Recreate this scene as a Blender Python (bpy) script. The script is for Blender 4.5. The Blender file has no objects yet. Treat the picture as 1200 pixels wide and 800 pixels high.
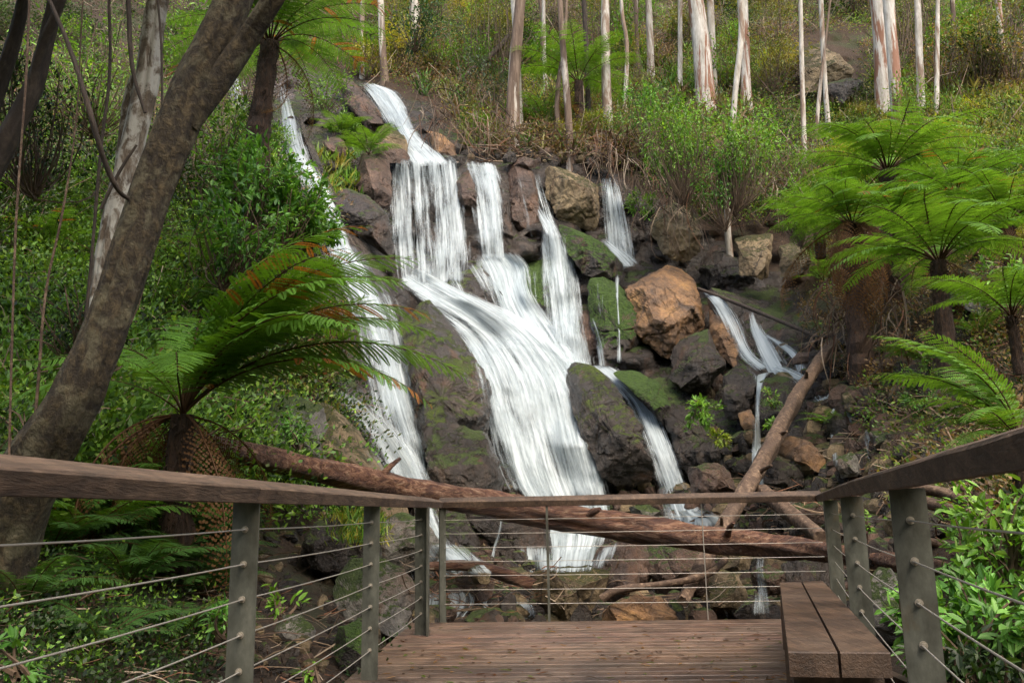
import bpy, math, random
import numpy as np
from mathutils import Vector, Matrix, noise as mnoise
from mathutils.bvhtree import BVHTree

# ------------------------------------------------------------------ camera, light
sc = bpy.context.scene
COL = sc.collection
EYE = Vector((0, 0, 0.95))
cam_d = bpy.data.cameras.new("camera")
cam_d.sensor_width = 36; cam_d.lens = 30.0; cam_d.clip_start = 0.05; cam_d.clip_end = 2000
cam = bpy.data.objects.new("camera", cam_d); COL.objects.link(cam)
RM = Matrix.Rotation(math.radians(90) + math.atan(0.2), 3, 'X') @ Matrix.Rotation(-0.017, 3, 'Z')
cam.matrix_world = Matrix.Translation(EYE) @ RM.to_4x4()
sc.camera = cam

world = bpy.data.worlds.new("World"); sc.world = world; world.use_nodes = True
wn = world.node_tree.nodes; wl = world.node_tree.links
bg = wn["Background"]; bg.inputs[1].default_value = 0.15
sky = wn.new("ShaderNodeTexSky"); sky.sky_type = 'NISHITA'; sky.sun_disc = False
SUN_EL, SUN_AZ = math.radians(58), math.radians(150)     # azimuth clockwise from +Y
sky.sun_elevation = SUN_EL; sky.sun_rotation = SUN_AZ
sky.air_density = 1.0; sky.dust_density = 3.0; sky.ozone_density = 1.0
wl.new(sky.outputs[0], bg.inputs[0])
sl = bpy.data.lights.new("sun", 'SUN'); sl.energy = 1.0; sl.angle = math.radians(70); sl.color = (1.0, 0.94, 0.84)
so = bpy.data.objects.new("sun", sl); COL.objects.link(so)
sdir = Vector((math.sin(SUN_AZ) * math.cos(SUN_EL), math.cos(SUN_AZ) * math.cos(SUN_EL), math.sin(SUN_EL)))
so.rotation_euler = sdir.to_track_quat('Z', 'Y').to_euler(); so.location = (0, 0, 30)
vs = sc.view_settings
vs.view_transform = 'Standard'; vs.look = 'None'; vs.gamma = 1; vs.use_curve_mapping = False
vs.exposure = 1.85
try:
    vs.use_white_balance = True; vs.white_balance_temperature = 7300; vs.white_balance_tint = 10
except Exception:
    pass
try:
    sc.cycles.max_bounces = 6; sc.cycles.transparent_max_bounces = 16
    sc.cycles.diffuse_bounces = 3; sc.cycles.glossy_bounces = 2; sc.cycles.transmission_bounces = 2
except Exception:
    pass

RNG = np.random.default_rng(7)
random.seed(7)
F = 1000.0
CX = np.array(RM.col[0]); CY = np.array(RM.col[1]); CZ = np.array(RM.col[2])

def rays(px, py):
    px = np.asarray(px, float); py = np.asarray(py, float)
    return ((px - 600) / F)[..., None] * CX + ((400 - py) / F)[..., None] * CY - CZ

def unp(px, py, d):
    """world point(s) on the sight line of a photo pixel at ground distance d (world Y)"""
    r = rays(px, py); d = np.asarray(d, float)
    return np.array(EYE) + r * (d / r[..., 1])[..., None]

def onz(px, py, z):
    r = rays(px, py)
    return np.array(EYE) + r * ((z - EYE.z) / r[..., 2])[..., None]

# ------------------------------------------------------------------ mesh builder
class MB:
    def __init__(s): s.v = []; s.f = []; s.c = []; s.m = []; s.n = 0
    def add(s, v, f, col=None, mat=0):
        v = np.asarray(v, np.float32).reshape(-1, 3); f = np.asarray(f, np.int64)
        if f.size == 0: return
        s.v.append(v); s.f.append(f + s.n)
        if col is None: col = (1, 1, 1)
        col = np.asarray(col, np.float32)
        if col.ndim == 1: col = np.tile(col[:3], (len(v), 1))
        s.c.append(col[:, :3]); s.m.append(np.full(len(f), mat, np.int32)); s.n += len(v)
    def build(s, name, mats, parent=None, smooth=False, attrs=None, origin=None, fix=False):
        V = np.concatenate(s.v)
        if origin is not None: V = V - np.asarray(origin, np.float32)
        C = np.concatenate(s.c)
        me = bpy.data.meshes.new(name)
        me.vertices.add(len(V)); me.vertices.foreach_set("co", V.ravel())
        li = np.concatenate([f.ravel() for f in s.f])
        tot = np.concatenate([np.full(len(f), f.shape[1], np.int64) for f in s.f])
        st = np.concatenate([[0], np.cumsum(tot)[:-1]])
        me.loops.add(len(li)); me.loops.foreach_set("vertex_index", li.astype(np.int32))
        me.polygons.add(len(tot)); me.polygons.foreach_set("loop_start", st.astype(np.int32))
        me.polygons.foreach_set("loop_total", tot.astype(np.int32))
        mi = np.concatenate(s.m)
        for m in (mats if isinstance(mats, (list, tuple)) else [mats]): me.materials.append(m)
        me.polygons.foreach_set("material_index", mi)
        me.polygons.foreach_set("use_smooth", np.full(len(tot), bool(smooth)))
        a = me.attributes.new("Col", 'FLOAT_COLOR', 'POINT')
        a.data.foreach_set("color", np.concatenate([C, np.ones((len(C), 1), np.float32)], 1).ravel())
        if attrs:
            for k, arr in attrs.items():
                at = me.attributes.new(k, 'FLOAT', 'POINT'); at.data.foreach_set("value", np.asarray(arr, np.float32))
        me.update(calc_edges=True); me.validate()
        o = bpy.data.objects.new(name, me); COL.objects.link(o)
        if parent is not None: o.parent = parent
        if origin is not None: o.location = Vector([float(x) for x in origin])
        return o

def tag(o, label=None, cat=None, group=None, kind=None):
    if label: o['label'] = label
    if cat: o['category'] = cat
    if group: o['group'] = group
    if kind: o['kind'] = kind
    return o

def empty(name, loc, label, cat, group=None):
    o = bpy.data.objects.new(name, None); COL.objects.link(o); o.location = Vector([float(x) for x in loc])
    o.empty_display_size = 0.1
    return tag(o, label, cat, group)

def fix_parent(child, root):
    """child's mesh is in world space: shift it under its root"""
    me = child.data
    me.transform(Matrix.Translation(-root.location))
    child.parent = root

def norm(a): return a / np.maximum(np.linalg.norm(a, axis=-1, keepdims=True), 1e-9)

def resample(P, n):
    P = np.asarray(P, float); d = np.concatenate([[0], np.cumsum(np.linalg.norm(np.diff(P[:, :3], axis=0), axis=1))])
    t = np.linspace(0, d[-1], n)
    out = np.stack([np.interp(t, d, P[:, k]) for k in range(P.shape[1])], 1)
    return out

def smoothline(P, it=2):
    """Chaikin corner cutting"""
    P = np.asarray(P, float)
    for _ in range(it):
        Q = 0.75 * P[:-1] + 0.25 * P[1:]; R = 0.25 * P[:-1] + 0.75 * P[1:]
        M = np.empty((2 * len(Q), P.shape[1])); M[0::2] = Q; M[1::2] = R
        P = np.concatenate([P[:1], M, P[-1:]])
    return P

def tube(mb, pts, rad, seg=8, col=None, mat=0, rough=0.0, rs=2.0, caps=True, ridge=0.0):
    P = np.asarray(pts, float); n = len(P); R = np.broadcast_to(np.asarray(rad, float), (n,))
    T = np.gradient(P, axis=0); T = norm(T)
    up = np.array([0.31, 0.77, 0.55]); up /= np.linalg.norm(up)
    A = norm(np.cross(T, up)); B = np.cross(T, A)
    ang = np.linspace(0, 2 * np.pi, seg, endpoint=False)
    rr = np.repeat(R[:, None], seg, 1)
    if rough > 0:
        for i in range(n):
            for j in range(seg):
                a = ang[j]
                q = Vector((math.cos(a) * 1.3, math.sin(a) * 1.3, 0)) + Vector(P[i].tolist()) * rs
                rr[i, j] *= 1 + rough * mnoise.fractal(q, 1.0, 2.0, 3)
    if ridge > 0:
        s_ = np.concatenate([[0], np.cumsum(np.linalg.norm(np.diff(P, axis=0), axis=1))])
        for i in range(n):
            for j in range(seg):
                a = ang[j]; w = mnoise.noise(Vector((math.cos(a) * 3.2, math.sin(a) * 3.2, s_[i] * .8 + 7)))
                w2 = mnoise.noise(Vector((math.cos(a) * 8, math.sin(a) * 8, s_[i] * 1.5)))
                rr[i, j] *= 1 + ridge * (min(w, .15) + .5 * min(w2, .2))
    V = P[:, None, :] + rr[..., None] * (np.cos(ang)[None, :, None] * A[:, None, :] + np.sin(ang)[None, :, None] * B[:, None, :])
    V = V.reshape(-1, 3)
    i = np.arange(n - 1)[:, None] * seg; j = np.arange(seg)[None, :]; j2 = (j + 1) % seg
    f = np.stack([i + j, i + j2, i + seg + j2, i + seg + j], -1).reshape(-1, 4)
    mb.add(V, f, col, mat)
    if caps:
        for e, idx in ((0, np.arange(seg)[::-1]), (n - 1, np.arange(seg))):
            c = P[e][None]; ring = V[e * seg:(e + 1) * seg][idx]
            vv = np.concatenate([c, ring]); k = np.arange(seg)
            mb.add(vv, np.stack([np.zeros(seg, int), 1 + k, 1 + (k + 1) % seg], 1), col, mat)

def twigs(mb, P0, P1, r, col, bend=0.15, n=3, seg=3):
    """many thin bent sticks at once; P0,P1 (N,3)"""
    N = len(P0); L = np.linalg.norm(P1 - P0, axis=1)[:, None]
    t = np.linspace(0, 1, n + 1)
    off = RNG.normal(0, 1, (N, 3)) * bend * L
    pts = P0[:, None] + (P1 - P0)[:, None] * t[None, :, None] + off[:, None] * (4 * t * (1 - t))[None, :, None]
    T = norm(P1 - P0); u = norm(RNG.normal(0, 1, (N, 3))); A = norm(np.cross(T, u)); B = np.cross(T, A)
    ang = np.linspace(0, 2 * np.pi, seg, endpoint=False)
    ring = A[:, None] * np.cos(ang)[None, :, None] + B[:, None] * np.sin(ang)[None, :, None]
    rr = np.broadcast_to(np.asarray(r, float), (N,))[:, None] * (1 - 0.6 * t)[None, :]
    V = pts[:, :, None] + ring[:, None] * rr[..., None, None]
    V = V.reshape(-1, 3)
    base = (np.arange(N) * (n + 1) * seg)[:, None, None]; i = (np.arange(n) * seg)[None, :, None]; j = np.arange(seg)[None, None]
    j2 = (j + 1) % seg
    f = np.stack([base + i + j, base + i + j2, base + i + seg + j2, base + i + seg + j], -1).reshape(-1, 4)
    col = np.asarray(col, float)
    if col.ndim == 2: col = np.repeat(col, (n + 1) * seg, 0)
    mb.add(V, f, col)

def leaves(mb, C, Dir, Nrm, L, W, col, fold=0.12, droop=0.1):
    """N leaves: 6-gon folded blade (2 quads). C base (N,3), Dir along, Nrm normal"""
    N = len(C); Dir = norm(Dir); S = norm(np.cross(Dir, Nrm)); U = np.cross(S, Dir)
    L = np.broadcast_to(L, (N,))[:, None]; W = np.broadcast_to(W, (N,))[:, None]
    b = C; t = C + Dir * L - U * L * droop
    m = C + Dir * L * 0.45
    l1 = C + Dir * L * 0.28 + S * W * 0.42 + U * W * fold; l2 = C + Dir * L * 0.68 + S * W * 0.36 + U * W * fold - U * L * droop * 0.4
    r1 = C + Dir * L * 0.28 - S * W * 0.42 + U * W * fold; r2 = C + Dir * L * 0.68 - S * W * 0.36 + U * W * fold - U * L * droop * 0.4
    V = np.stack([b, l1, l2, t, r2, r1], 1).reshape(-1, 3)
    k = np.arange(N)[:, None] * 6
    f = np.concatenate([k + np.array([[0, 1, 2, 3]]), k + np.array([[0, 3, 4, 5]])])
    col = np.asarray(col, float)
    if col.ndim == 2: col = np.repeat(col, 6, 0)
    mb.add(V, f, col)

def quads(mb, C, Dir, Nrm, L, W, col):
    """N small diamond leaves, one quad each (far foliage)"""
    N = len(C); Dir = norm(Dir); S = norm(np.cross(Dir, Nrm))
    L = np.broadcast_to(L, (N,))[:, None]; W = np.broadcast_to(W, (N,))[:, None]
    V = np.stack([C, C + Dir * L * 0.45 + S * W * .5, C + Dir * L, C + Dir * L * .45 - S * W * .5], 1).reshape(-1, 3)
    f = np.arange(N * 4).reshape(-1, 4)
    col = np.asarray(col, float)
    if col.ndim == 2: col = np.repeat(col, 4, 0)
    mb.add(V, f, col)

def box(mb, c, X, Y, Z, col=None, mat=0, bev=0.0):
    """box with centre c and half-axis vectors X,Y,Z; bev chamfers the four edges along X"""
    c = np.asarray(c, float); X, Y, Z = (np.asarray(a, float) for a in (X, Y, Z))
    if bev > 0:
        ly, lz = np.linalg.norm(Y), np.linalg.norm(Z); by, bz = bev / ly, bev / lz
        prof = [(-1 + by, -1), (1 - by, -1), (1, -1 + bz), (1, 1 - bz), (1 - by, 1), (-1 + by, 1), (-1, 1 - bz), (-1, -1 + bz)]
    else: prof = [(-1, -1), (1, -1), (1, 1), (-1, 1)]
    k = len(prof)
    V = [c - X + a * Y + b * Z for a, b in prof] + [c + X + a * Y + b * Z for a, b in prof]
    f = [[i, (i + 1) % k, k + (i + 1) % k, k + i] for i in range(k)]
    mb.add(V, np.array(f), col, mat)
    if k == 4:
        mb.add(V, np.array([[3, 2, 1, 0], [4, 5, 6, 7]]), col, mat)
    else:
        mb.add(V, np.array([list(range(k))[::-1], list(range(k, 2 * k))]), col, mat)

# ------------------------------------------------------------------ materials
def newmat(name):
    m = bpy.data.materials.new(name); m.use_nodes = True
    return m, m.node_tree.nodes, m.node_tree.links, m.node_tree.nodes["Principled BSDF"]

def ramp(n, stops, interp='LINEAR'):
    r = n.new("ShaderNodeValToRGB"); r.color_ramp.interpolation = interp
    e = r.color_ramp.elements
    while len(e) < len(stops): e.new(0.5)
    for el, (p, c) in zip(e, stops):
        el.position = p; el.color = (*c, 1) if len(c) == 3 else c
    return r

def noisen(n, l, vec, scale, detail=6, rough=0.6, dist=0.0):
    t = n.new("ShaderNodeTexNoise"); t.inputs["Scale"].default_value = scale
    t.inputs["Detail"].default_value = detail; t.inputs["Roughness"].default_value = rough
    t.inputs["Distortion"].default_value = dist
    if vec is not None: l.new(vec, t.inputs["Vector"])
    return t

def mixc(n, l, fac, a, b, mode='MIX'):
    m = n.new("ShaderNodeMix"); m.data_type = 'RGBA'; m.blend_type = mode
    for inp, v in ((m.inputs[0], fac), (m.inputs[6], a), (m.inputs[7], b)):
        if isinstance(v, (int, float)): inp.default_value = v
        elif isinstance(v, tuple): inp.default_value = (*v, 1)
        else: l.new(v, inp)
    return m.outputs[2]

def mathn(n, l, op, a, b=0.0, clamp=False):
    m = n.new("ShaderNodeMath"); m.operation = op; m.use_clamp = clamp
    for inp, v in ((m.inputs[0], a), (m.inputs[1], b)):
        if isinstance(v, (int, float)): inp.default_value = v
        else: l.new(v, inp)
    return m.outputs[0]

def coords(n, l, scale=(1, 1, 1)):
    g = n.new("ShaderNodeNewGeometry"); mp = n.new("ShaderNodeMapping")
    mp.inputs["Scale"].default_value = scale; l.new(g.outputs["Position"], mp.inputs["Vector"])
    return mp.outputs[0], g

def bump(n, l, h, strength, dist, prev=None):
    b = n.new("ShaderNodeBump"); b.inputs["Strength"].default_value = strength; b.inputs["Distance"].default_value = dist
    l.new(h, b.inputs["Height"])
    if prev is not None: l.new(prev, b.inputs["Normal"])
    return b.outputs[0]

def rock_mat(name, c1, c2, c3, moss=0.3, rough=0.55, scale=1.0, mosscol=(0.035, 0.06, 0.008), crack=0.5, stain=(0.16, 0.065, 0.02), stain_amt=0.35):
    m, n, l, p = newmat(name)
    v, g = coords(n, l)
    n1 = noisen(n, l, v, 1.1 * scale, 10, 0.65, 0.3)
    n2 = noisen(n, l, v, 7 * scale, 10, 0.7, 0.4)
    n3 = noisen(n, l, v, 38 * scale, 6, 0.7)
    r1 = ramp(n, [(0.35, c1), (0.55, c2), (0.75, c3)]); l.new(n1.outputs[0], r1.inputs[0])
    r2 = ramp(n, [(0.3, (0.35,) * 3), (0.5, (0.9,) * 3), (0.72, (1.5,) * 3)]); l.new(n2.outputs[0], r2.inputs[0])
    c = mixc(n, l, 0.85, r1.outputs[0], r2.outputs[0], 'MULTIPLY')
    r3 = ramp(n, [(0.35, (0.6,) * 3), (0.7, (1.35,) * 3)]); l.new(n3.outputs[0], r3.inputs[0])
    c = mixc(n, l, 0.5, c, r3.outputs[0], 'MULTIPLY')
    # rusty stains
    v2, _ = coords(n, l, (1, 1, 0.45))
    ns = noisen(n, l, v2, 1.7 * scale, 5, 0.6, 0.6)
    rs = ramp(n, [(0.56, (0,) * 3), (0.68, (1,) * 3)]); l.new(ns.outputs[0], rs.inputs[0])
    c = mixc(n, l, mathn(n, l, 'MULTIPLY', rs.outputs[0], stain_amt), c, stain)
    # pale lichen flecks
    nl = noisen(n, l, v, 13 * scale, 4, 0.7, 0.2)
    rl = ramp(n, [(0.66, (0,) * 3), (0.72, (1,) * 3)]); l.new(nl.outputs[0], rl.inputs[0])
    c = mixc(n, l, mathn(n, l, 'MULTIPLY', rl.outputs[0], 0.45), c, (0.27, 0.26, 0.2))
    # cracks
    vo = n.new("ShaderNodeTexVoronoi"); vo.feature = 'DISTANCE_TO_EDGE'; vo.inputs["Scale"].default_value = 0.75 * scale
    vd = mixc(n, l, 0.35, v, n1.outputs[1]); l.new(vd, vo.inputs["Vector"])
    rc = ramp(n, [(0.0, (0,) * 3), (0.014, (1,) * 3)]); l.new(vo.outputs[0], rc.inputs[0])
    c = mixc(n, l, mathn(n, l, 'MULTIPLY', mathn(n, l, 'SUBTRACT', 1.0, rc.outputs[0]), crack), c, (0.012, 0.01, 0.008))
    # moss on upward faces
    sx = n.new("ShaderNodeSeparateXYZ"); l.new(g.outputs["Normal"], sx.inputs[0])
    nm = noisen(n, l, v, 1.9 * scale, 8, 0.7)
    up = mathn(n, l, 'MULTIPLY', sx.outputs[2], 0.8)
    mm = mathn(n, l, 'ADD', mathn(n, l, 'ADD', up, nm.outputs[0]), moss - 0.98)
    mm = mathn(n, l, 'MULTIPLY', mm, 12.0, True)
    nmc = noisen(n, l, v, 14, 5, 0.7)
    rm = ramp(n, [(0.3, tuple(x * 0.45 for x in mosscol)), (0.55, mosscol), (0.75, (mosscol[0] * 2.6, mosscol[1] * 2.0, mosscol[2] * 1.2))])
    l.new(nmc.outputs[0], rm.inputs[0])
    c = mixc(n, l, mm, c, rm.outputs[0])
    l.new(c, p.inputs["Base Color"])
    rr = mathn(n, l, 'ADD', mathn(n, l, 'MULTIPLY', n2.outputs[0], 0.5), rough - 0.25)
    rr = mathn(n, l, 'MAXIMUM', rr, mathn(n, l, 'MULTIPLY', mm, 0.95)); l.new(rr, p.inputs["Roughness"])
    h = mathn(n, l, 'ADD', mathn(n, l, 'MULTIPLY', n2.outputs[0], 1.0), mathn(n, l, 'MULTIPLY', n3.outputs[0], 0.4))
    h = mathn(n, l, 'ADD', h, mathn(n, l, 'MULTIPLY', rc.outputs[0], 0.8 * crack))
    h = mathn(n, l, 'ADD', h, mathn(n, l, 'MULTIPLY', mathn(n, l, 'MULTIPLY', mm, nmc.outputs[0]), 1.2))
    b = bump(n, l, h, 0.9, 0.085)
    l.new(b, p.inputs["Normal"])
    return m

M = {}
M['dark'] = rock_mat("dark_rock", (0.011, 0.0085, 0.007), (0.035, 0.026, 0.020), (0.095, 0.070, 0.052), -0.10, 0.2, stain=(0.11, 0.05, 0.022))
M['brown'] = rock_mat("brown_rock", (0.035, 0.020, 0.013), (0.09, 0.052, 0.035), (0.18, 0.112, 0.075), -0.12, 0.42)
M['tan'] = rock_mat("tan_rock", (0.10, 0.072, 0.04), (0.21, 0.155, 0.085), (0.36, 0.275, 0.155), 0.0, 0.75, crack=0.7, mosscol=(0.05, 0.05, 0.012), stain=(0.09,0.05,0.025), stain_amt=.6)
M['orange'] = rock_mat("orange_rock", (0.075, 0.045, 0.028), (0.24, 0.13, 0.058), (0.48, 0.27, 0.09), -0.3, 0.5, stain=(0.055, 0.038, 0.03), stain_amt=0.85)
M['moss'] = rock_mat("mossy_rock", (0.016, 0.013, 0.011), (0.04, 0.031, 0.025), (0.09, 0.068, 0.05), 0.34, 0.42, mosscol=(0.03, 0.068, 0.005))
M['mossy'] = rock_mat("half_mossy_rock", (0.013, 0.0105, 0.0085), (0.040, 0.031, 0.025), (0.11, 0.084, 0.064), -0.05, 0.22, mosscol=(0.045, 0.07, 0.006))
M['grey'] = rock_mat("grey_rock", (0.09, 0.085, 0.075), (0.17, 0.16, 0.14), (0.26, 0.25, 0.22), 0.05, 0.8)

def leaf_mat(name, trans=0.35, rough=0.45, spec=0.35):
    m, n, l, p = newmat(name)
    a = n.new("ShaderNodeAttribute"); a.attribute_name = "Col"
    p.inputs["Roughness"].default_value = rough; p.inputs["Specular IOR Level"].default_value = spec
    l.new(a.outputs[0], p.inputs["Base Color"])
    t = n.new("ShaderNodeBsdfTranslucent")
    tc = mixc(n, l, 1.0, a.outputs[0], (1.25, 1.15, 0.45), 'MULTIPLY'); l.new(tc, t.inputs[0])
    mx = n.new("ShaderNodeMixShader"); mx.inputs[0].default_value = trans
    l.new(p.outputs[0], mx.inputs[1]); l.new(t.outputs[0], mx.inputs[2])
    l.new(mx.outputs[0], n["Material Output"].inputs[0])
    return m
M['leaf'] = leaf_mat("leaf"); M['fern'] = leaf_mat("fern_leaf", 0.4, 0.6, 0.2)

def twig_mat():
    m, n, l, p = newmat("twig")
    a = n.new("ShaderNodeAttribute"); a.attribute_name = "Col"
    v, g = coords(n, l); nn = noisen(n, l, v, 20, 4)
    r = ramp(n, [(0.3, (0.6,) * 3), (0.7, (1.3,) * 3)]); l.new(nn.outputs[0], r.inputs[0])
    l.new(mixc(n, l, 1.0, a.outputs[0], r.outputs[0], 'MULTIPLY'), p.inputs["Base Color"])
    p.inputs["Roughness"].default_value = 0.85
    return m
M['twig'] = twig_mat()

def soil_mat():
    m, n, l, p = newmat("forest_soil")
    v, g = coords(n, l)
    n1 = noisen(n, l, v, 0.8, 8, 0.65); n2 = noisen(n, l, v, 12, 10, 0.75, 0.5)
    r1 = ramp(n, [(0.35, (0.022, 0.013, 0.007)), (0.55, (0.055, 0.031, 0.016)), (0.7, (0.11, 0.066, 0.034))]); l.new(n2.outputs[0], r1.inputs[0])
    rg = ramp(n, [(0.5, (0,) * 3), (0.62, (1,) * 3)]); l.new(n1.outputs[0], rg.inputs[0])
    c = mixc(n, l, mathn(n, l, 'MULTIPLY', rg.outputs[0], 0.7), r1.outputs[0], (0.03, 0.045, 0.01))
    l.new(c, p.inputs["Base Color"]); p.inputs["Roughness"].default_value = 0.95
    l.new(bump(n, l, n2.outputs[0], 1.0, 0.15), p.inputs["Normal"])
    return m
M['soil'] = soil_mat()

def bark_mat(name, cols, zs=0.25, scale=8, patch=None, patch_amt=0.5, ps=2.5, bumpd=0.02, rough=0.85, pz=0.25, lo=0.5, hi=0.56):
    m, n, l, p = newmat(name)
    v, g = coords(n, l, (1, 1, zs)); v2, _ = coords(n, l, (1, 1, pz))
    n1 = noisen(n, l, v, scale, 10, 0.7, 0.3)
    st = [(0.3, cols[0]), (0.5, cols[1]), (0.68, cols[2])]
    r = ramp(n, st); l.new(n1.outputs[0], r.inputs[0]); c = r.outputs[0]
    if patch:
        n2 = noisen(n, l, v2, ps, 8, 0.65, 0.6)
        rp = ramp(n, [(lo, (0,) * 3), (hi, (1,) * 3)]); l.new(n2.outputs[0], rp.inputs[0])
        c = mixc(n, l, mathn(n, l, 'MULTIPLY', rp.outputs[0], patch_amt), c, patch)
    l.new(c, p.inputs["Base Color"]); p.inputs["Roughness"].default_value = rough
    l.new(bump(n, l, n1.outputs[0], 1.0, bumpd), p.inputs["Normal"])
    return m
M['gum'] = bark_mat("gum_bark", ((0.22, 0.18, 0.14), (0.44, 0.41, 0.36), (0.64, 0.61, 0.56)), 0.2, 7, (0.20, 0.075, 0.035), 0.9, 3.2, pz=0.10, lo=0.49, hi=0.53)
M['gumbrown'] = bark_mat("rough_gum_bark", ((0.05, 0.03, 0.02), (0.12, 0.08, 0.055), (0.22, 0.16, 0.12)), 0.12, 8, (0.5, 0.46, 0.4), 0.8, 1.6, pz=0.1, lo=0.55, hi=0.6)
M['gumpale'] = bark_mat("pale_gum_bark", ((0.22, 0.19, 0.15), (0.40, 0.37, 0.32), (0.6, 0.57, 0.52)), 0.25, 7, (0.16, 0.09, 0.05), 0.8, 3.0, pz=0.15, lo=0.51, hi=0.58)
M['darkbark'] = bark_mat("dark_bark", ((0.007, 0.004, 0.002), (0.036, 0.025, 0.011), (0.13, 0.095, 0.046)), 0.7, 20, (0.17, 0.155, 0.095), 0.6, 7, 0.07, pz=0.8, lo=0.5, hi=0.62)
M['blackbark'] = bark_mat("blackish_bark", ((0.014, 0.01, 0.007), (0.035, 0.024, 0.017), (0.07, 0.05, 0.036)), 0.4, 15)
M['lichenbark'] = bark_mat("lichened_bark", ((0.05, 0.034, 0.022), (0.14, 0.105, 0.075), (0.26, 0.22, 0.17)), 0.5, 18, (0.5, 0.48, 0.43), 0.85, 9, 0.015, pz=0.5, lo=0.46, hi=0.56)
M['fernbark'] = bark_mat("fern_trunk_fibre", ((0.012, 0.007, 0.004), (0.04, 0.021, 0.012), (0.09, 0.045, 0.022)), 0.3, 30, bumpd=0.05)

def log_mat():
    m, n, l, p = newmat("wet_log_wood")
    tc = n.new("ShaderNodeAttribute"); tc.attribute_name = "lu"
    v, g = coords(n, l, (0.35, 2.2, 2.2))
    n1 = noisen(n, l, v, 9, 10, 0.72, 0.6); v2, _ = coords(n, l, (0.7, 1.5, 1.5)); n2 = noisen(n, l, v2, 1.6, 7, 0.6, 0.5)
    r1 = ramp(n, [(0.3, (0.03, 0.014, 0.009)), (0.45, (0.10, 0.04, 0.024)), (0.55, (0.22, 0.11, 0.065)), (0.68, (0.42, 0.30, 0.21))]); l.new(n1.outputs[0], r1.inputs[0])
    r2 = ramp(n, [(0.4, (0.5, 0.45, 0.42)), (0.6, (1.25, 1.25, 1.2))]); l.new(n2.outputs[0], r2.inputs[0])
    l.new(mixc(n, l, 0.8, r1.outputs[0], r2.outputs[0], 'MULTIPLY'), p.inputs["Base Color"])
    p.inputs["Roughness"].default_value = 0.5
    l.new(bump(n, l, n1.outputs[0], 1.0, 0.09), p.inputs["Normal"])
    return m
M['log'] = log_mat()
M['drywood'] = bark_mat("dry_wood", ((0.03, 0.017, 0.011), (0.085, 0.052, 0.033), (0.24, 0.165, 0.11)), 1.0, 16, (0.05, 0.03, 0.02), 0.6, 3)

def wood_mat(name, c, axis=(1, 1, 1), rough=0.7, worn=None, wet=0.0):
    m, n, l, p = newmat(name)
    tc = n.new("ShaderNodeTexCoord"); mp = n.new("ShaderNodeMapping"); mp.inputs["Scale"].default_value = axis
    l.new(tc.outputs["Object"], mp.inputs["Vector"]); v = mp.outputs[0]
    v2, g = coords(n, l)
    n1 = noisen(n, l, v, 28, 8, 0.7, 0.8); n2 = noisen(n, l, v2, 1.8, 6, 0.6); n3 = noisen(n, l, v, 120, 4, 0.6)
    r1 = ramp(n, [(0.3, tuple(x * 0.4 for x in c)), (0.5, c), (0.7, tuple(x * 1.7 for x in c))]); l.new(n1.outputs[0], r1.inputs[0])
    col = r1.outputs[0]
    a = n.new("ShaderNodeAttribute"); a.attribute_name = "Col"
    col = mixc(n, l, 1.0, col, a.outputs[0], 'MULTIPLY')
    r3 = ramp(n, [(0.35, (0.6,) * 3), (0.65, (1.25,) * 3)]); l.new(n3.outputs[0], r3.inputs[0])
    col = mixc(n, l, 0.7, col, r3.outputs[0], 'MULTIPLY')
    if worn:
        rw = ramp(n, [(0.42, (0,) * 3), (0.62, (1,) * 3)]); l.new(n2.outputs[0], rw.inputs[0])
        col = mixc(n, l, mathn(n, l, 'MULTIPLY', rw.outputs[0], 0.6), col, worn)
        nw = mathn(n, l, 'MULTIPLY', n1.outputs[0], 1.0)
    n5 = noisen(n, l, v2, 2.6, 7, 0.7, 0.8); r5 = ramp(n, [(0.42, (0.48, 0.45, 0.45)), (0.56, (1.15, 1.15, 1.15))]); l.new(n5.outputs[0], r5.inputs[0])
    col = mixc(n, l, 0.75, col, r5.outputs[0], 'MULTIPLY')
    l.new(col, p.inputs["Base Color"])
    rr = mathn(n, l, 'ADD', mathn(n, l, 'MULTIPLY', n2.outputs[0], 0.5), rough - 0.25); l.new(rr, p.inputs["Roughness"])
    l.new(bump(n, l, mathn(n, l, 'ADD', n1.outputs[0], mathn(n, l, 'MULTIPLY', n3.outputs[0], .5)), 0.8, 0.008), p.inputs["Normal"])
    return m
M['rail'] = wood_mat("weathered_rail_timber", (0.085, 0.055, 0.036), (1, .12, 1), 0.75)
M['deck'] = wood_mat("deck_timber", (0.080, 0.047, 0.033), (0.06, 1, 1), 0.4, worn=(0.115, 0.082, 0.058))
M['bench'] = wood_mat("bench_timber", (0.078, 0.045, 0.027), (1, 0.06, 1), 0.55, worn=(0.12, 0.08, 0.053))

def steel_mat():
    m, n, l, p = newmat("galvanised_steel")
    v, g = coords(n, l, (1, 1, 0.5))
    n1 = noisen(n, l, v, 9, 8, 0.7); n2 = noisen(n, l, v, 60, 3)
    r1 = ramp(n, [(0.35, (0.046, 0.047, 0.037)), (0.55, (0.10, 0.105, 0.086)), (0.72, (0.175, 0.18, 0.15))]); l.new(n1.outputs[0], r1.inputs[0])
    n3 = noisen(n, l, v, 4, 6, 0.7); rr = ramp(n, [(0.58, (0,) * 3), (0.7, (1,) * 3)]); l.new(n3.outputs[0], rr.inputs[0])
    c = mixc(n, l, mathn(n, l, 'MULTIPLY', rr.outputs[0], 0.55), r1.outputs[0], (0.12, 0.075, 0.03))
    l.new(c, p.inputs["Base Color"])
    p.inputs["Metallic"].default_value = 0.35; p.inputs["Roughness"].default_value = 0.5
    l.new(bump(n, l, n2.outputs[0], 0.15, 0.003), p.inputs["Normal"])
    return m
M['steel'] = steel_mat()
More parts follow.
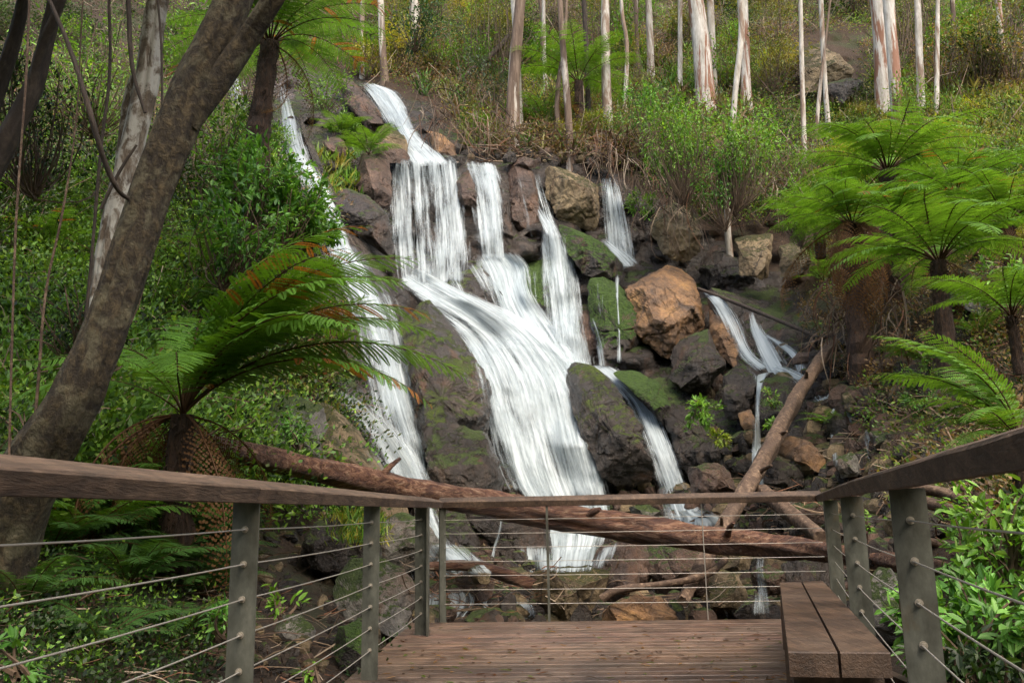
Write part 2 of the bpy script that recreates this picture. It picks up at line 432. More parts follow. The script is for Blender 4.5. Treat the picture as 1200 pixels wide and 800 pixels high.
m_, n_, l_, p_ = newmat("cable_steel"); p_.inputs["Base Color"].default_value = (0.42, 0.4, 0.36, 1); p_.inputs["Metallic"].default_value = 0.6; p_.inputs["Roughness"].default_value = 0.45
M['cable'] = m_
m_, n_, l_, p_ = newmat("bolt_steel"); p_.inputs["Base Color"].default_value = (0.33, 0.3, 0.25, 1); p_.inputs["Metallic"].default_value = 0.6; p_.inputs["Roughness"].default_value = 0.5
M['bolt'] = m_

def water_mat():
    m, n, l, p = newmat("falling_water")
    U = n.new("ShaderNodeAttribute"); U.attribute_name = "wu"; V = n.new("ShaderNodeAttribute"); V.attribute_name = "wv"
    E = n.new("ShaderNodeAttribute"); E.attribute_name = "we"; D = n.new("ShaderNodeAttribute"); D.attribute_name = "wd"
    cb = n.new("ShaderNodeCombineXYZ")
    l.new(mathn(n, l, 'MULTIPLY', U.outputs["Fac"], 1.0), cb.inputs[0]); l.new(mathn(n, l, 'MULTIPLY', V.outputs["Fac"], 0.05), cb.inputs[1])
    n1 = noisen(n, l, cb.outputs[0], 5, 5, 0.65, 0.15); n2 = noisen(n, l, cb.outputs[0], 19, 5, 0.7, 0.1)
    cb2 = n.new("ShaderNodeCombineXYZ"); l.new(U.outputs["Fac"], cb2.inputs[0]); l.new(mathn(n, l, 'MULTIPLY', V.outputs["Fac"], 0.6), cb2.inputs[1])
    n4 = noisen(n, l, cb2.outputs[0], 1.6, 4, 0.6, 0.3)
    s = mathn(n, l, 'ADD', mathn(n, l, 'MULTIPLY', n1.outputs[0], 0.9), mathn(n, l, 'MULTIPLY', n2.outputs[0], 0.75))
    s = mathn(n, l, 'ADD', s, mathn(n, l, 'MULTIPLY', n4.outputs[0], 0.7))          # ~1.17 mean
    a = mathn(n, l, 'ADD', mathn(n, l, 'SUBTRACT', s, 1.2), mathn(n, l, 'SUBTRACT', D.outputs["Fac"], 0.57))
    a = mathn(n, l, 'MULTIPLY', a, 3.1)
    a = mathn(n, l, 'ADD', a, 0.5)
    e = mathn(n, l, 'MULTIPLY', mathn(n, l, 'SUBTRACT', 1.0, E.outputs["Fac"]), 1.9)
    a = mathn(n, l, 'SUBTRACT', a, e, True)
    a = mathn(n, l, 'MULTIPLY', a, 0.84)
    sh = ramp(n, [(0.34, (0.20, 0.26, 0.29)), (0.5, (0.38, 0.45, 0.48)), (0.66, (0.60, 0.67, 0.70))])
    l.new(mathn(n, l, 'ADD', mathn(n, l, 'MULTIPLY', n1.outputs[0], 0.5), mathn(n, l, 'MULTIPLY', n2.outputs[0], 0.5)), sh.inputs[0])
    l.new(sh.outputs[0], p.inputs["Base Color"]); p.inputs["Roughness"].default_value = 0.55
    p.inputs["Specular IOR Level"].default_value = 0.3
    l.new(bump(n, l, mathn(n, l, 'ADD', n1.outputs[0], n2.outputs[0]), 0.2, 0.03), p.inputs["Normal"])
    tl = n.new("ShaderNodeBsdfTranslucent"); tl.inputs[0].default_value = (0.8, 0.85, 0.87, 1)
    mx0 = n.new("ShaderNodeMixShader"); mx0.inputs[0].default_value = 0.2
    l.new(p.outputs[0], mx0.inputs[1]); l.new(tl.outputs[0], mx0.inputs[2])
    tr = n.new("ShaderNodeBsdfTransparent")
    mx = n.new("ShaderNodeMixShader"); l.new(a, mx.inputs[0]); l.new(tr.outputs[0], mx.inputs[1]); l.new(mx0.outputs[0], mx.inputs[2])
    l.new(mx.outputs[0], n["Material Output"].inputs[0])
    return m
M['fall'] = water_mat()

def creek_mat():
    m, n, l, p = newmat("creek_water")
    v, g = coords(n, l, (1, 0.5, 1)); n1 = noisen(n, l, v, 5, 6, 0.6, 0.5); n2 = noisen(n, l, v, 1.2, 6, 0.7, 0.8)
    r = ramp(n, [(0.5, (0.012, 0.011, 0.009)), (0.60, (0.05, 0.055, 0.055)), (0.68, (0.6, 0.64, 0.66))]); l.new(n2.outputs[0], r.inputs[0])
    l.new(r.outputs[0], p.inputs["Base Color"]); p.inputs["Roughness"].default_value = 0.18
    l.new(bump(n, l, n1.outputs[0], 0.5, 0.05), p.inputs["Normal"])
    return m
M['creek'] = creek_mat()

# ------------------------------------------------------------------ terrain
TC = [-900, -200, 0, 150, 300, 400, 500, 650, 800, 900, 1000, 1100, 1250, 1500, 2100]
TR = [-600, -200, 0, 100, 180, 250, 330, 420, 500, 560, 600, 640, 680, 720, 800, 1000]
TD = [
 [50, 40, 27, 19, 14, 11, 9, 7, 6, 5.2, 4.9, 4.6, 4.3, 4.0, 3.4, 2.2],
 [50, 41, 28, 21, 16, 12.5, 10, 8, 6.7, 6.0, 5.6, 5.2, 4.8, 4.5, 3.8, 2.4],
 [50, 42, 30, 23, 17, 13.5, 11, 8.8, 7.2, 6.4, 6, 5.6, 5.2, 4.8, 4.2, 2.6],
 [50, 44, 33, 25, 18.5, 15, 12, 9.6, 8, 7.2, 6.8, 6.3, 5.9, 5.5, 4.7, 3],
 [55, 48, 37, 27, 20, 16.5, 14, 12, 10, 9, 8.5, 8, 7.2, 6.4, 5, 3.3],
 [60, 52, 40, 28, 23, 20, 18, 16, 13, 11.5, 10.5, 9.8, 8.6, 7.4, 5.6, 3.6],
 [65, 56, 43, 29, 24.2, 22.7, 21, 19, 17, 15.5, 14.5, 13.5, 11.8, 10.0, 6.9, 3.9],
 [70, 60, 45, 31, 24.8, 23.8, 22.2, 20.7, 19.2, 18.4, 17.6, 16.9, 13.8, 10.6, 7, 3.9],
 [70, 60, 45, 32, 25.8, 24.6, 23.2, 21, 19, 18, 17, 16, 13.3, 10.6, 7, 3.9],
 [68, 58, 43, 32, 26, 24, 22, 19.5, 17.5, 16, 14.9, 14, 12.2, 10.2, 6.9, 3.9],
 [65, 56, 41, 31, 25, 22.5, 20, 17, 14.5, 12.8, 11.8, 11, 10, 9, 6.6, 3.8],
 [62, 54, 39, 29, 23.5, 20, 17, 14, 11.5, 10, 9, 8.2, 7.4, 6.8, 5.1, 3.3],
 [58, 50, 36, 27, 21, 17, 14, 11.5, 9, 7.6, 6.8, 6.2, 5.6, 5, 4.2, 2.8],
 [54, 46, 32, 23, 17, 13.5, 11, 8.5, 7, 6, 5.4, 5, 4.6, 4.2, 3.4, 2.3],
 [50, 40, 26, 18, 13, 10.5, 8.5, 6.8, 5.8, 5, 4.6, 4.2, 3.9, 3.6, 3, 2.0]]
TD = np.array(TD, float)

def tdepth(px, py):
    """terrain distance behind a photo pixel, bilinear in 1/d"""
    px = np.clip(np.asarray(px, float), TC[0], TC[-1]); py = np.clip(np.asarray(py, float), TR[0], TR[-1])
    i = np.clip(np.searchsorted(TC, px, side='right') - 1, 0, len(TC) - 2); j = np.clip(np.searchsorted(TR, py, side='right') - 1, 0, len(TR) - 2)
    tc = np.array(TC, float); tr = np.array(TR, float)
    u = (px - tc[i]) / (tc[i + 1] - tc[i]); v = (py - tr[j]) / (tr[j + 1] - tr[j])
    I = 1 / TD
    r = I[i, j] * (1 - u) * (1 - v) + I[i + 1, j] * u * (1 - v) + I[i, j + 1] * (1 - u) * v + I[i + 1, j + 1] * u * v
    return 1 / r

gx = np.concatenate([np.arange(-900, -100, 25), np.arange(-100, 1300, 7), np.arange(1300, 2101, 25)]).astype(float)
gy = np.concatenate([np.arange(-600, -60, 25), np.arange(-60, 740, 6), np.arange(740, 1001, 20)]).astype(float)
GX, GY = np.meshgrid(gx, gy)
D = tdepth(GX, GY)
# soften the control grid
for _ in range(3):
    Dp = np.pad(D, 1, mode='edge')
    D = 0.5 * D + 0.125 * (Dp[:-2, 1:-1] + Dp[2:, 1:-1] + Dp[1:-1, :-2] + Dp[1:-1, 2:])
P = unp(GX, GY, D)
flat = P.reshape(-1, 3)
nz = np.array([mnoise.fractal(Vector((p[0] * .45, p[1] * .3, p[2] * .45)), 0.9, 2.1, 5) + 0.5 * mnoise.noise(Vector((p[0] * 2.5, p[1] * 2, p[2] * 2.5))) for p in flat.tolist()]).reshape(D.shape)
amp = np.clip(D * 0.028, 0.04, 0.9)
RZP = [(300, 75), (392, 82), (440, 105), (500, 125), (560, 182), (640, 188), (706, 195), (765, 232), (830, 275), (930, 330), (1000, 430), (1030, 520), (1000, 620), (600, 670), (440, 640), (440, 560), (330, 560), (330, 500), (380, 400), (350, 262), (300, 160)]
def inpoly(x, y, poly):
    x = np.asarray(x); y = np.asarray(y); r = np.zeros(x.shape, bool); n = len(poly); j = n - 1
    for i in range(n):
        xi, yi = poly[i]; xj, yj = poly[j]
        r ^= ((yi > y) != (yj > y)) & (x < (xj - xi) * (y - yi) / (yj - yi + 1e-9) + xi); j = i
    return r
rzm = inpoly(GX, GY, RZP).astype(float)
for _ in range(4):
    q_ = np.pad(rzm, 1, mode='edge'); rzm = .2 * (rzm + q_[:-2, 1:-1] + q_[2:, 1:-1] + q_[1:-1, :-2] + q_[1:-1, 2:])
blk = []
for p in flat.tolist():
    dd_, pp_ = mnoise.voronoi(Vector((p[0] * .7, p[1] * .5, p[2] * .9)))
    blk.append((dd_[1] - dd_[0]))
blk = np.clip(np.array(blk).reshape(D.shape), 0, .5)
D2 = D + nz * amp - rzm * (blk - .15) * 1.5
P = unp(GX, GY, D2)
ny, nx = D.shape
k = (np.arange(ny - 1)[:, None] * nx + np.arange(nx - 1)[None]).ravel()
tf = np.stack([k, k + nx, k + nx + 1, k + 1], 1)
mb = MB(); mb.add(P.reshape(-1, 3), tf)
mb.m[0][:] = (rzm.ravel()[tf].mean(1) > .5).astype(np.int32)
terrain = mb.build("hillside_ground", [M['soil'], M['dark']], smooth=True)
tag(terrain, kind='structure')
TV = P.reshape(-1, 3)
# ground sheet running out behind the viewer to the horizon, well below
mb = MB(); g0 = 400
mb.add([(-g0, -g0, -1.2), (g0, -g0, -1.2), (g0, 30, -1.2), (-g0, 30, -1.2)], np.array([[0, 1, 2, 3]]))
tag(mb.build("ground", M['soil']), kind='structure')

# the wooded far side of the gully, behind the viewer: it keeps the low sky off the falls
mb = MB(); na, nr = 60, 14
aa = np.linspace(math.radians(168), math.radians(372), na); rr0 = np.linspace(0, 1, nr)
AA, RR = np.meshgrid(aa, rr0); rad_ = 16 + 34 * RR
PX_ = rad_ * np.cos(AA); PY_ = rad_ * np.sin(AA) + 2; PZ_ = -1.1 + 30 * RR ** 1.1
nb = np.array([mnoise.fractal(Vector((a * .15, b_ * .15, c_ * .15)), 1, 2, 4) for a, b_, c_ in zip(PX_.ravel().tolist(), PY_.ravel().tolist(), PZ_.ravel().tolist())]).reshape(PX_.shape)
PZ_ = PZ_ + nb * 2.5 * RR
kk = (np.arange(nr - 1)[:, None] * na + np.arange(na - 1)[None]).ravel()
mb.add(np.stack([PX_, PY_, PZ_], -1).reshape(-1, 3), np.stack([kk, kk + 1, kk + na + 1, kk + na], 1))
fm, fn, fl_, fp = newmat("wooded_slope"); fv, fg = coords(fn, fl_); ff = noisen(fn, fl_, fv, .8, 8, .7)
fr = ramp(fn, [(.35, (.015, .025, .008)), (.6, (.05, .07, .02)), (.75, (.09, .07, .04))]); fl_.new(ff.outputs[0], fr.inputs[0]); fl_.new(fr.outputs[0], fp.inputs["Base Color"]); fp.inputs["Roughness"].default_value = 1
tag(mb.build("hillside_behind", fm, smooth=True), kind='structure')
BV_V = [TV]; BV_F = [tf]; BVN = [len(TV)]
bvh = None
def rebuild_bvh():
    global bvh
    V = np.concatenate(BV_V).tolist(); Fs = np.concatenate(BV_F).tolist()
    bvh = BVHTree.FromPolygons(V, Fs)
rebuild_bvh()
bvh_ground = bvh
def hitd(px, py, tree=None):
    """distance Y of first surface seen through a pixel"""
    r = Vector(rays(px, py).tolist()).normalized()
    h = (tree or bvh).ray_cast(EYE, r)
    if h[0] is None: return float(tdepth(px, py))
    return h[0].y
def hitp(px, py, tree=None):
    return unp(px, py, hitd(px, py, tree))

# ------------------------------------------------------------------ rocks
ROCKN = 0
def rock(label, outline, mat, shift=-0.35, thick=None, name="boulder", group=None, facets=8, back=False, rough=0.06, follow=0.75, d0=None, nphi=120, nt=56):
    global ROCKN
    ROCKN += 1
    rs = np.random.default_rng(100 + ROCKN)
    O = np.asarray(outline, float); c = O.mean(0)
    # polygon centroid
    x, y = O[:, 0], O[:, 1]; x2, y2 = np.roll(x, -1), np.roll(y, -1); cr = x * y2 - x2 * y; A = cr.sum() / 2
    if abs(A) > 1: c = np.array([((x + x2) * cr).sum() / 6 / A, ((y + y2) * cr).sum() / 6 / A])
    phi = np.linspace(0, 2 * np.pi, nphi, endpoint=False); rad = np.zeros(nphi)
    for i, a in enumerate(phi):
        d = np.array([math.cos(a), math.sin(a)]); best = 0
        for p, q in zip(O, np.roll(O, -1, axis=0)):
            e = q - p; den = d[0] * e[1] - d[1] * e[0]
            if abs(den) < 1e-9: continue
            w = p - c; t = (w[0] * e[1] - w[1] * e[0]) / den; s = (w[0] * d[1] - w[1] * d[0]) / den
            if t > 0 and -1e-6 <= s <= 1 + 1e-6: best = max(best, t)
        rad[i] = best
    rad = (np.roll(rad, 1) + 2 * rad + np.roll(rad, -1)) / 4
    Dc = float(tdepth(c[0], c[1])) if d0 is None else d0
    size = math.sqrt(abs(A)) * Dc / F
    if thick is None: thick = 0.42 * size
    t = np.linspace(0.02, np.pi - 0.02, nt)
    s = np.sin(t) ** 0.62; cz = np.sign(np.cos(t)) * np.abs(np.cos(t)) ** 0.8
    PX = c[0] + s[:, None] * rad[None] * np.cos(phi)[None]; PY = c[1] + s[:, None] * rad[None] * np.sin(phi)[None]
    Dt = tdepth(PX, PY); Dct = float(tdepth(c[0], c[1]))
    dd = Dc + shift + follow * np.clip(Dt - Dct, -size, size) - cz[:, None] * thick
    W = unp(PX, PY, dd)
    C0 = unp(c[0], c[1], Dc + shift)
    Q = W - C0
    # flat facets: cut off the parts beyond random planes, mostly facing the viewer
    for _ in range(facets + 5):
        nrm = np.array([rs.normal(0, 1.1), -1.0, rs.normal(0.2, 0.95)]); nrm /= np.linalg.norm(nrm)
        h = Q @ nrm; lim = h.max() * rs.uniform(0.55, 0.88)
        over = np.clip(h - lim, 0, None); Q = Q - nrm * (over * 0.96)[..., None]
    W = Q + C0
    fl = W.reshape(-1, 3); off = Vector(rs.uniform(-50, 50, 3).tolist())
    sc1 = 1.6 / max(size, 0.15); Nn = norm(Q.reshape(-1, 3))
    dis = np.array([mnoise.fractal(Vector(p) * sc1 + off, 0.8, 2.2, 5) for p in fl.tolist()])
    rid = np.array([abs(mnoise.noise(Vector(p) * sc1 * 1.7 + off * 1.3)) for p in fl.tolist()])
    fin = np.array([abs(mnoise.noise(Vector(p) * 3.1 + off)) + .5 * abs(mnoise.noise(Vector(p) * 7.3 + off)) for p in fl.tolist()])
    fl = fl + Nn * (dis * rough * 1.3 * size - np.clip(0.05 - rid, 0, 1) * 0.5 * size + (fin - .3) * min(.10, .06 * size + .01))[:, None]
    kk = (np.arange(nt - 1)[:, None] * nphi + np.arange(nphi)[None]).ravel(); k2 = (np.arange(nt - 1)[:, None] * nphi + (np.arange(nphi)[None] + 1) % nphi).ravel()
    fa = np.stack([kk, k2, k2 + nphi, kk + nphi], 1)
    o = MB(); o.add(fl, fa)
    o.add(np.concatenate([fl[:nphi], fl[:nphi].mean(0)[None]]), np.stack([np.full(nphi, nphi), (np.arange(nphi) + 1) % nphi, np.arange(nphi)], 1))
    o.add(np.concatenate([fl[-nphi:], fl[-nphi:].mean(0)[None]]), np.stack([np.full(nphi, nphi), np.arange(nphi), (np.arange(nphi) + 1) % nphi], 1))
    ob = o.build(name, M[mat], smooth=False, origin=C0)
    tag(ob, label, 'rock', group)
    BV_V.append(fl); BV_F.append(fa + sum(BVN)); BVN.append(len(fl))
    return ob

G = "rocks of the waterfall"
# --- rocks the water runs over (built first, water is laid on them)
rock("wide dark rock wall behind the main white curtain of the falls", [(444, 186), (500, 184), (560, 186), (625, 192), (640, 240), (650, 320), (600, 345), (540, 340), (450, 335), (446, 260)], 'dark', 0.5, 0.9, "rock_wall", G, 3)
rock("long brown slab along the left edge of the topmost waterfall", [(388, 80), (408, 88), (440, 124), (462, 154), (488, 186), (468, 186), (438, 160), (408, 125)], 'brown', -0.4, 0.6, "rock_slab", G, 3)
rock("dark rock behind the right side of the topmost waterfall", [(420, 108), (455, 102), (480, 118), (502, 118), (520, 150), (540, 176), (548, 190), (500, 192), (465, 165), (440, 140)], 'dark', 0.5, 0.8, "rock_wall", G, 3)
rock("water rounded dark rock dome under thin veils left of the middle cascade", [(500, 345), (512, 318), (535, 306), (562, 312), (585, 340), (600, 392), (570, 400), (530, 372)], 'mossy', -0.3, 0.8, "boulder", G, 3)
rock("green stained wall between the middle cascade and the straight right stream", [(590, 310), (620, 290), (655, 300), (668, 350), (664, 420), (640, 420), (612, 380)], 'moss', 0.1, 0.7, "rock_wall", G, 3)
rock("small domed rock under the foot of the straight right stream", [(640, 400), (648, 374), (672, 366), (690, 385), (698, 420), (690, 440), (650, 435)], 'mossy', -0.2, 0.5, "boulder", G, 3)
rock("dark rock behind the narrow upper right waterfall", [(698, 205), (722, 200), (745, 215), (762, 260), (765, 320), (720, 325), (700, 300)], 'dark', 0.5, 0.7, "rock_wall", G, 3)
rock("wet rock face under the broad lower cascade", [(470, 330), (540, 345), (620, 370), (690, 430), (705, 520), (720, 600), (700, 668), (640, 672), (600, 600), (560, 500), (545, 420), (500, 380)], 'dark', 0.4, 0.9, "rock_wall", G, 3)
rock("pale brown wet rock between the right stream and the mossy wall", [(672, 355), (690, 350), (705, 380), (712, 425), (690, 432), (676, 400)], 'brown', -0.1, 0.4, "boulder", G, 7)
rock("dark rock bed under the right lower cascade", [(690, 425), (740, 440), (790, 500), (815, 570), (835, 615), (780, 622), (745, 540), (715, 470)], 'dark', 0.3, 0.6, "rock_wall", G, 3)
rock("dark rock bed under the left waterfall behind the ferns", [(255, 85), (330, 80), (372, 190), (415, 260), (470, 370), (500, 520), (520, 620), (460, 600), (420, 500), (380, 330), (330, 220)], 'dark', 0.3, 0.7, "rock_wall", G, 3)
rock("small dark wall behind the left waterfall's foot", [(440, 590), (500, 570), (560, 600), (560, 668), (500, 672), (450, 650)], 'dark', -0.4, 0.6, "rock_wall", G, 3)
rock("black wet wall behind the right hand trickles", [(825, 335), (880, 345), (935, 380), (965, 430), (1000, 480), (1020, 520), (960, 520), (900, 470), (850, 420)], 'dark', 0.3, 0.7, "rock_wall", G, 3)
rock("dark boulder below the fork of the right hand trickles", [(888, 448), (912, 440), (940, 446), (962, 478), (966, 516), (925, 524), (896, 508), (884, 480)], 'dark', -0.9, 0.55, "boulder", G, 7)
rock("orange rock sheet left of the right hand trickle", [(830, 362), (848, 350), (862, 372), (878, 412), (900, 440), (870, 440), (845, 420), (832, 395)], 'orange', -0.7, 0.35, "rock_slab", G, 3)
rock("flat ledge where the top waterfall lands above the main curtain", [(455, 186), (490, 178), (545, 182), (560, 194), (500, 200), (452, 198)], 'dark', -0.6, 0.6, "rock_ledge", G, 2)
rock("black rock at the creek where the small right trickle ends", [(865, 655), (900, 640), (925, 660), (930, 700), (920, 728), (870, 726), (858, 690)], 'dark', 0.2, 0.4, "boulder", G, 7)
rebuild_bvh()
bvh_back = bvh

# ------------------------------------------------------------------ falling water
def water(name, label, secs, dens=0.75, off=0.10, layers=1, step=3.0, ragged=0.0, tree=None, cum=True, d0=None, cat='waterfall', ebias=1.0, swing=0.5):
    """secs: cross sections (xl, yl, xr, yr) in photo pixels, laid onto the rock behind them"""
    S = smoothline(np.array(secs, float), 2)
    mid = np.stack([(S[:, 0] + S[:, 2]) / 2, (S[:, 1] + S[:, 3]) / 2], 1)
    ln = np.concatenate([[0], np.cumsum(np.linalg.norm(np.diff(mid, axis=0), axis=1))])
    n = max(6, int(ln[-1] / 4)); t = np.linspace(0, ln[-1], n)
    S = np.stack([np.interp(t, ln, S[:, k]) for k in range(4)], 1)
    wmax = np.max(np.hypot(S[:, 2] - S[:, 0], S[:, 3] - S[:, 1])); mcount = max(5, int(wmax / step))
    u = np.linspace(0, 1, mcount)
    PX = S[:, 0:1] * (1 - u) + S[:, 2:3] * u; PY = S[:, 1:2] * (1 - u) + S[:, 3:4] * u
    DD = np.zeros_like(PX)
    for i in range(n):
        for j in range(mcount):
            DD[i, j] = hitd(PX[i, j], PY[i, j], tree or bvh_back) if d0 is None else d0
    if cum: DD = np.minimum.accumulate(DD, axis=0)
    DD = DD - np.linspace(.25, 0, n)[:, None] * 0
    for _ in range(16):
        Dp = np.pad(DD, 1, mode='edge')
        DD = np.minimum(DD, 0.4 * DD + 0.15 * (Dp[:-2, 1:-1] + Dp[2:, 1:-1] + Dp[1:-1, :-2] + Dp[1:-1, 2:]))
    DD = DD - off
    scale = DD.mean() / F
    objs = []
    m = MB(); wu = []; wv = []; we = []; wd = []
    seed = RNG.uniform(0, 50)
    tt = t / max(t[-1], 1)
    wpx = np.hypot(S[:, 2] - S[:, 0], S[:, 3] - S[:, 1])
    for L in range(layers):
        cxp = PX.mean(1, keepdims=True); cyp = PY.mean(1, keepdims=True); wf = 1 + min(.3, 9.0 / wpx.mean()) + L * min(.30, 9.0 / wpx.mean())
        W = unp(cxp + (PX - cxp) * wf, cyp + (PY - cyp) * wf, DD - 0.09 * L)
        kk = (np.arange(n - 1)[:, None] * mcount + np.arange(mcount - 1)[None]).ravel()
        m.add(W.reshape(-1, 3), np.stack([kk, kk + mcount, kk + mcount + 1, kk + 1], 1))
        # streak coordinate: blends position across the ribbon and real metres
        uu = (u[None] - 0.5) * (0.55 * wpx.mean() + 0.45 * wpx[:, None]) * scale * (1.0 if wpx.mean() > 40 else 1.0 + 1.6 * (1 - wpx.mean() / 40))
        wu.append((uu + seed + L * 7.3).ravel()); wv.append((np.repeat(t[:, None], mcount, 1) * scale + seed).ravel())
        ed = np.minimum(u, 1 - u)[None] * wpx[:, None]            # px from the side
        e = np.clip(ed / min(15.0, .42 * wpx.mean()), 0, 1) ** 0.7
        e = e * np.clip(0.65 + np.minimum(tt, 1 - tt)[:, None] * t[-1] / 14.0, 0, 1)
        we.append((1 - (1 - e) * ebias).ravel()); wd.append(np.full(uu.size, dens - 0.14 * L))
    ob = m.build(name, M['fall'], smooth=True, attrs={'wu': np.concatenate(wu), 'wv': np.concatenate(wv), 'we': np.concatenate(we), 'wd': np.concatenate(wd)})
    tag(ob, label, None, None, 'structure')
    return ob

water("waterfall", "topmost white fall sliding down beside the brown slab", [(420, 96, 440, 98), (424, 104, 466, 106), (436, 120, 478, 122), (450, 140, 486, 142), (462, 160, 496, 162), (474, 178, 516, 176), (482, 196, 534, 192)], 0.78, 0.12, 2)
water("waterfall", "left white curtain of the main falls", [(454, 184, 540, 188), (455, 210, 544, 212), (456, 250, 549, 252), (457, 300, 553, 300), (464, 335, 550, 330)], 0.60, 0.34, 2)
water("waterfall", "right white curtain of the main falls", [(540, 188, 586, 192), (549, 215, 592, 215), (556, 260, 597, 260), (560, 305, 600, 303)], 0.70, 0.34, 2)
water("waterfall", "cascade below the right curtain", [(556, 298, 603, 296), (565, 318, 620, 312), (575, 340, 618, 330), (582, 365, 628, 355), (588, 390, 655, 385), (600, 420, 680, 420), (620, 450, 695, 450)], 0.82, 0.18, 2)
water("waterfall", "thin veils over the dark dome", [(500, 316, 560, 306), (498, 335, 588, 335), (520, 365, 596, 375), (545, 395, 600, 405)], 0.42, 0.08, 1)
water("waterfall", "straight right stream", [(617, 200, 634, 202), (622, 225, 642, 228), (632, 255, 650, 255), (634, 275, 662, 275), (633, 305, 672, 300), (636, 345, 678, 345), (639, 385, 684, 385), (642, 420, 692, 418), (650, 445, 698, 440)], 0.74, 0.16, 2)
water("waterfall", "small side strand", [(600, 202, 612, 202), (604, 222, 613, 222), (610, 245, 616, 245)], 0.5, 0.12)
water("waterfall", "strand joining the straight stream", [(622, 235, 626, 233), (632, 258, 640, 250), (640, 278, 655, 268)], 0.66, 0.2)
water("waterfall", "upper right narrow fall", [(704, 205, 722, 208), (704, 225, 730, 228), (704, 255, 737, 255), (705, 285, 743, 285), (710, 312, 748, 312)], 0.72, 0.14, 2)
water("waterfall", "slide below the narrow fall", [(700, 280, 706, 276), (712, 296, 730, 290), (728, 316, 752, 308)], 0.66, 0.2, 1)
water("waterfall", "broad lower cascade", [(462, 330, 492, 312), (490, 352, 555, 342), (520, 374, 610, 368), (545, 400, 655, 405), (560, 440, 688, 445), (572, 480, 695, 480), (585, 520, 703, 520), (598, 560, 712, 560), (622, 595, 716, 595), (640, 630, 710, 630), (644, 664, 690, 662)], 0.74, 0.26, 2)
water("waterfall", "right lower cascade", [(690, 428, 716, 428), (712, 446, 745, 446), (736, 468, 768, 474), (752, 505, 784, 510), (766, 545, 798, 548), (778, 585, 812, 585), (782, 612, 828, 610)], 0.80, 0.22, 2)
water("waterfall", "left fall behind the ferns", [(318, 84, 328, 84), (320, 110, 340, 112), (322, 140, 350, 142), (318, 168, 358, 168), (335, 195, 366, 192), (352, 220, 392, 225), (372, 262, 405, 258), (378, 292, 415, 288), (398, 325, 438, 322), (420, 360, 458, 362), (430, 400, 468, 402), (436, 440, 478, 440), (446, 480, 488, 482), (462, 520, 498, 522), (470, 560, 505, 560), (484, 600, 515, 600), (500, 635, 530, 635), (514, 668, 550, 664)], 0.70, 0.16, 2)
water("waterfall", "pale second strand of the left fall", [(262, 92, 288, 92), (264, 110, 292, 112), (270, 130, 300, 135)], 0.6, 0.14)
water("waterfall", "left fall's lower side slide", [(386, 456, 402, 452), (402, 478, 432, 470), (428, 505, 462, 498), (448, 540, 490, 535), (465, 575, 505, 570)], 0.74, 0.3, 2)

# --- rocks in front of the water
rock("big brown square rock left of the main curtain, with black cracks", [(410, 192), (425, 180), (456, 181), (459, 252), (440, 240), (416, 226)], 'brown', -1.0, 0.6, "boulder", G, 9)
rock("purple grey slab above the square brown rock", [(424, 160), (446, 160), (474, 176), (484, 187), (440, 189), (424, 182)], 'brown', -1.3, 0.4, "rock_slab", G, 4)
rock("tan rounded rock leaning on the foot of the topmost fall", [(432, 146), (448, 141), (470, 155), (488, 183), (462, 176), (438, 163)], 'tan', -1.5, 0.35, "boulder", G, 7)
rock("grey boulder left below the main curtain", [(380, 226), (405, 219), (432, 229), (456, 250), (460, 305), (424, 285), (394, 262)], 'dark', -1.3, 0.6, "boulder", G, 9)
rock("small brown boulder in the green growth left of the top fall", [(380, 164), (392, 158), (404, 166), (406, 182), (392, 188), (380, 178)], 'brown', -1.0, 0.35, "boulder", G, 7)
rock("orange brown rock right of the topmost fall's foot", [(500, 148), (512, 150), (530, 168), (540, 189), (514, 189), (504, 170)], 'orange', -1.0, 0.35, "boulder", G, 7)
rock("tall brown rock standing between the two main curtains", [(532, 198), (546, 194), (556, 214), (560, 245), (556, 270), (546, 262), (538, 232)], 'brown', -1.0, 0.35, "boulder", G, 7)
rock("brown rock column right of the right curtain", [(590, 192), (614, 190), (626, 205), (634, 250), (634, 292), (606, 296), (600, 250)], 'brown', -0.5, 0.5, "rock_column", G, 4)
rock("small dark stone standing on the lip above the main falls", [(588, 186), (596, 176), (604, 180), (606, 190), (590, 192)], 'dark', -1.0, 0.2, "stone", G, 4, nphi=48, nt=24)
rock("flat purple stone on the lip left of the tan boulder", [(600, 190), (614, 183), (630, 188), (632, 197), (604, 198)], 'brown', -1.0, 0.25, "stone", G, 4, nphi=48, nt=24)
rock("big tan boulder with carved pale veins at the top right of the falls", [(636, 200), (652, 190), (690, 191), (704, 205), (707, 245), (702, 280), (672, 274), (650, 256), (640, 228)], 'tan', -0.9, 0.8, "boulder", G, 7)
rock("bright green mossy slope below the big tan boulder", [(652, 262), (680, 272), (704, 282), (724, 300), (738, 322), (702, 328), (682, 322), (664, 292)], 'moss', -0.7, 0.5, "boulder", G, 3)
rock("upright tan green boulder right of the narrow upper fall", [(762, 242), (775, 227), (800, 238), (816, 262), (824, 300), (802, 314), (776, 298), (763, 276)], 'tan', -1.6, 0.6, "boulder", G, 7)
rock("square tan block above the right hand trickles", [(861, 280), (880, 274), (908, 273), (911, 300), (906, 329), (866, 323)], 'tan', -1.7, 0.5, "rock_block", G, 4)
rock("smaller tan block right of the square one", [(913, 288), (935, 284), (949, 298), (948, 322), (916, 322)], 'tan', -1.6, 0.4, "rock_block", G, 4)
rock("dark shadowed rock behind the two tan blocks", [(815, 300), (860, 290), (900, 320), (900, 350), (850, 345), (820, 335)], 'dark', -0.1, 0.5, "boulder", G, 7)
